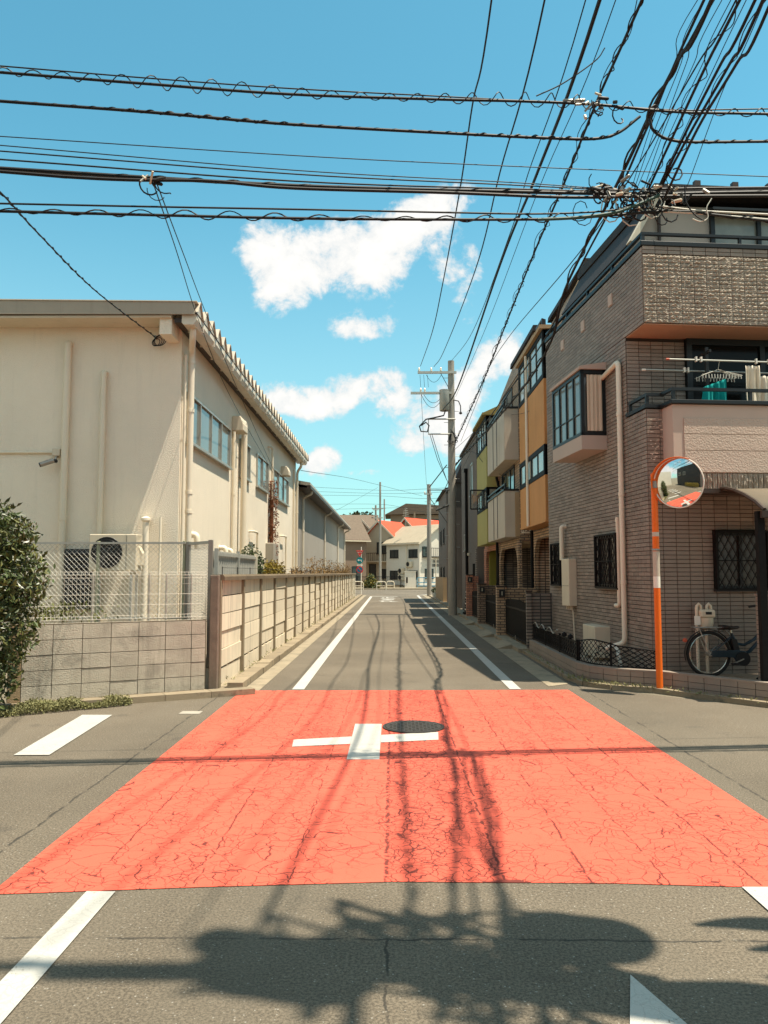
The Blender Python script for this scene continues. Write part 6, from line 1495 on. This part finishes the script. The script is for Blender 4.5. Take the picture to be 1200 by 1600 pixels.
MB().box(-.2, 14, 140, 150, 0, 12.2).build('wall', 'house_tan', bh); MB().prism([(-1.2, 139, 12.2), (2.6, 139, 14.2), (14, 139, 13.6), (14, 139, 12.4)], (0, 12, 0)).build('roof', 'roof_brown', bh)
for x in (4.5, 7.0, 9.5): window(bh, (x, 140, 9.6), (1, 0, 0), (0, -1, 0), 1.8, 1.8, 2, 'dark_metal', 'glass', .1, .06)
MB().box(-.2, 14, 138.6, 140, 8.9, 9.1).build('terrace', 'house_brown', bh); MB().box(4, 4.3, 138.7, 139, 9.1, 12.5).build('column', 'house_tan', bh)
th_ = thing('terrace_house', 'low tan house on the slope left of the hill house', 'house', (-12, 130, 0))
MB().box(-16, -2.5, 130, 138, 0, 10.4).build('wall', 'house_tan', th_); MB().prism([(-17, 129, 10.3), (-2, 129, 10.3), (-2.5, 132, 11.6), (-16, 132, 11.6)], (0, 6, .4)).build('roof', 'roof_brown', th_)
for x in (-9, -6.5): window(th_, (x, 130, 6.6), (1, 0, 0), (0, -1, 0), 1.8, 1.4, 2, 'dark_metal', 'glass', .1, .06)
# rising ground behind
V, Fc = [], []; nx, ny = 40, 14
for j in range(ny + 1):
    for i in range(nx + 1):
        x = -160 + 320 * i / nx; y = 150 + 25 * j; s = min(1, j / 4.0); z = -1 + 16.5 * s * s * (3 - 2 * s) * (.85 + .2 * math.sin(x * .045 + 1) + .06 * math.sin(x * .17 + y * .02)); V.append((x, y, z))
for j in range(ny):
    for i in range(nx): a = j * (nx + 1) + i; Fc.append((a, a + 1, a + nx + 2, a + nx + 1))
struct('hill', MB().add(V, Fc), 'hill', smooth=True)
rr = random.Random(41)
for q, (px, py, Yd, lb_) in enumerate(((548, 803, 210, 'leftmost small far tree on the hill crest'), (556, 801, 215, 'second far tree on the hill crest from the left'), (563, 802, 205, 'third far tree on the hill crest beside the warehouse eave'), (570, 800, 212, 'fourth far tree on the hill crest left of the short pole'), (578, 803, 208, 'fifth far tree on the hill crest behind the short pole'), (540, 805, 208, 'far tree just above the warehouse eave'))):
    p = at(px, py, Y=Yd); t = thing('hill_tree', lb_, 'tree', (p.x, Yd, p.z - 4), 0, 'trees on the hill crest')
    m = MB(); leaves(m, blob_points([(p.x, Yd, p.z - 1.2, 1.0, 1.0, 1.3), (p.x + .6, Yd, p.z - 1.8, .8, .8, .9), (p.x - .7, Yd, p.z - 2.0, .8, .8, .9), (p.x, Yd, p.z - 2.6, 1.2, 1, 1)], 260, rr), .7, .3, rr, .7); m.build('crown', 'far_leaf', t, normals=False)
    MB().tube([(p.x, Yd, p.z - 7), (p.x, Yd, p.z - 1.5)], [.3, .1], 6).build('trunk', 'wood', t)
# junction furniture
bush('hedge_bush', 'round green bush at the far junction between the hoop barriers', 'bush', (at(580, 915, Y=77).x, 77, 0), [(-.2, 0, .45, .75, .6, .5), (.3, 0, .4, .6, .6, .45), (0, .1, .95, .45, .4, .45), (.0, 0, 1.3, .3, .3, .25)], 1500, .16, 'leaf', .05, 51, young='leaf_yellow', slim=.6)
def hoop(label, x0, x1, y):
    t = thing('hoop_barrier', label, 'barrier', (x0, y, 0), 0, 'hoop barriers at the far junction'); r = .045
    P = [(x0, y, 0), (x0, y, .6), (x0 + .06, y, .74), (x0 + .2, y, .8), (x1 - .2, y, .8), (x1 - .06, y, .74), (x1, y, .6), (x1, y, 0)]
    MB().tube(P, r, 8).build('hoop', 'cream_paint', t, smooth=True); MB().tube([(x0, y, .4), (x1, y, .4)], .03, 6).build('middle_rail', 'cream_paint', t)
hoop('cream hoop barrier left of the round bush by the wall end', -3.9, -2.75, 74.5); hoop('cream hoop barrier right of the round bush', -1.45, -.55, 74.5); hoop('cream hoop barrier furthest right near the black fence', -.5, .25, 77.5)
bf = thing('black_fence', 'long black metal fence before the far houses', 'fence', (-4, 80, 0))
for x in [-9 + q * .9 for q in range(12)]: MB().box(x, x + .07, 80, 80.07, 0, 1.3).build('post', 'black_iron', bf)
for z in (.35, 1.2): MB().box(-9, 1.2, 80.0, 80.05, z, z + .06).build('rail', 'black_iron', bf)
m = MB()
for q in range(68): m.box(-9 + q * .15, -8.98 + q * .15, 80.02, 80.04, .4, 1.2)
m.build('bars', 'black_iron', bf)
gp_ = thing('white_gatepost', 'white gatepost with dark letter slot at the far junction', 'gatepost', (2.2, 80, 0)); MB().box(1.35, 2.5, 79.9, 80.3, 0, 1.75).build('post', 'house_white', gp_); MB().box(1.5, 1.66, 79.87, 79.9, .6, 1.2).build('letter_slot', 'void', gp_); MB().box(1.3, 2.55, 79.85, 80.35, 1.755, 1.82).build('cap', 'house_white', gp_)
bl_ = thing('blue_fence', 'light blue railing right of the white gatepost', 'fence', (2.6, 80, 0))
for x in (2.6, 3.3, 4.0, 4.7): MB().box(x, x + .08, 80, 80.08, 0, 1.2).build('post', 'blue_rail', bl_)
for z in (.25, .6, 1.1): MB().box(2.6, 4.8, 80.0, 80.05, z, z + .09).build('rail', 'blue_rail', bl_)
o = MB().box(-9, 6, 80.3, 80.6, 0, .35).build('garden_kerb', 'gutter'); tag(o, 'low concrete garden kerb below the black fence', 'kerb')
fk = struct('far_kerb', MB().prism([(-20, 76.2, 0), (-2, 75.8, 0), (6, 77.0, 0), (14, 79.5, 0), (14, 84, 0), (-20, 84, 0)], (0, 0, .12)), 'gutter')
# road signs at the far left corner
sp_ = thing('sign_post', 'white sign post with stop, arrow and no parking signs at the far left corner', 'road sign', (-2.18, 55, 0))
MB().tube([(-2.18, 55, 0), (-2.18, 55, 3.5)], .03, 8).build('post', 'white_sheet', sp_)
def disc(parent, nm, c, r, mat, th_=.02, n=24): return MB().lathe(c, [(r, 0), (r, th_)], n, 'y').build(nm, mat, parent)
cx = -2.28
tri = MB().prism([(cx - .27, 54.93, 3.25), (cx + .27, 54.93, 3.25), (cx, 54.93, 2.78)], (0, .02, 0)).build('stop_sign', 'sign_red', sp_)
m = MB()
for (a, b) in (((cx - .21, 3.215), (cx + .21, 3.215)), ((cx + .21, 3.215), (cx, 2.85)), ((cx, 2.85), (cx - .21, 3.215))): m.bar((a[0], 54.926, a[1]), (b[0], 54.926, b[1]), .006, .018, (0, 1, 0))
for (x0, z0, x1, z1) in ((-.13, 3.08, -.05, 3.08), (-.10, 3.08, -.10, 3.15), (-.13, 3.08, -.13, 3.13), (-.10, 3.12, -.06, 3.12), (-.03, 3.14, .04, 3.14), (-.02, 3.11, .03, 3.11), (.005, 3.16, .005, 3.07), (-.02, 3.075, .03, 3.075), (.08, 3.16, .08, 3.07), (.06, 3.13, .10, 3.13), (.10, 3.13, .13, 3.15), (.13, 3.15, .13, 3.09), (.13, 3.08, .16, 3.10)):
    m.bar((cx + x0, 54.924, z0), (cx + x1, 54.924, z1), .012, .004, (0, 1, 0))
m.build('lettering', 'sign_white', tri)
d2 = disc(sp_, 'arrow_sign', (cx, 54.92, 2.52), .24, 'sign_teal')
m = MB(); m.bar((cx + .12, 54.915, 2.42), (cx + .12, 54.915, 2.54), .05, .006, (0, 1, 0)); m.bar((cx + .14, 54.915, 2.55), (cx - .06, 54.915, 2.55), .05, .006, (0, 1, 0)); m.prism([(cx - .06, 54.916, 2.46), (cx - .06, 54.916, 2.64), (cx - .17, 54.916, 2.55)], (0, -.004, 0)); m.build('arrow', 'sign_white', d2)
MB().box(cx - .2, cx + .2, 54.93, 54.95, 2.14, 2.26).build('plate', 'sign_white', sp_)
d3 = disc(sp_, 'no_parking_sign', (cx, 54.92, 1.88), .25, 'sign_red'); disc(d3, 'blue_field', (cx, 54.912, 1.88), .19, 'sign_blue', .006); MB().bar((cx - .13, 54.908, 2.01), (cx + .13, 54.908, 1.75), .05, .006, (0, 1, 0)).build('slash', 'sign_red', d3)
s2 = thing('sign_post', 'grey sign post seen from behind beside the second utility pole', 'road sign', (2.95, 51.5, 0))
MB().tube([(2.95, 51.5, 0), (2.95, 51.5, 2.6)], .035, 8).build('post', 'white_pipe', s2); MB().box(2.7, 3.2, 51.52, 51.55, 2.05, 2.25).build('plate', 'steel', s2); MB().box(2.75, 3.15, 51.52, 51.55, 2.32, 2.5).build('plate', 'steel', s2)
bush('shrub', 'dark shrub in the corner behind the grey sign post', 'shrub', (3.5, 52.0, 0), [(0, 0, .7, .5, .6, .7), (.3, 0, .5, .5, .5, .5)], 700, .14, 'leaf', .05, 53)
for (x, y, lb_) in ((2.75, 49.6, 'white flower pot by the far right corner'), (2.8, 50.3, 'second white flower pot near the far right corner')):
    p = thing('flower_pot', lb_, 'flower pot', (x, y, .08)); MB().lathe((x, y, .08), [(.12, 0), (.18, .3), (.16, .3), (.14, .26)], 14).build('pot', 'white_sheet', p, smooth=True)
    m = MB(); leaves(m, blob_points([(x, y, .5, .2, .2, .2)], 120, rr), .1, .5, rr); m.build('foliage', 'leaf', p, normals=False)

# ------------------------------------------------------------------ behind and beside the camera, seen in the mirror
cb = thing('charcoal_building', 'dark grey building along the left side street, seen only in the mirror', 'building', (-6, 0, 0))
MB().box(-15, -3.4, -5.5, .8, 0, 6.5).build('wall', 'charcoal_wall', cb); window(cb, (-9, .8, 3.6), (-1, 0, 0), (0, 1, 0), 1.6, 1.1, 2, 'alu', 'glass', .06, .04); window(cb, (-12, .8, 3.6), (-1, 0, 0), (0, 1, 0), 1.6, 1.1, 2, 'alu', 'glass', .06, .04)
wb = thing('pale_building', 'pale sheet clad building down the left side street, seen only in the mirror', 'building', (-16, 8, 0))
MB().box(-30, -19, 2.2, 12, 0, 6.0).build('wall', 'house_white', wb)
for q in range(20): MB().box(-19.0, -18.97, 2.4 + q * .48, 2.6 + q * .48, .2, 5.8).build('rib', 'house_white', wb)
bush('hedge', 'yellow green hedge along the left side street, seen only in the mirror', 'hedge', (-6.0, 1.7, 0), [(-1.8 + q * .8, 0, .75, .6, .5, .65) for q in range(6)], 3600, .10, 'leaf_yellow', .03, 61)
lines('stop_lettering', [[(-6.3, 5.6), (-5.9, 5.6), (-5.9, 7.2), (-6.3, 7.2)], [(-7.6, 5.5), (-7.2, 5.5), (-7.2, 7.3), (-7.6, 7.3)], [(-9.0, 5.6), (-8.6, 5.6), (-8.6, 7.2), (-9.0, 7.2)], [(-4.8, 5.6), (-4.5, 5.6), (-4.5, 7.2), (-4.8, 7.2)]])
nb_ = thing('corner_block', 'brown apartment block behind the camera, seen only in the mirror', 'building', (0, -16, 0))
MB().box(-14, 14, -26, -15, 0, 8).build('wall', 'house_tan', nb_)
for q in range(5): window(nb_, (10 - q * 5, -15, 3.2), (-1, 0, 0), (0, 1, 0), 1.8, 1.3, 2, 'alu', 'glass', .06, .04)
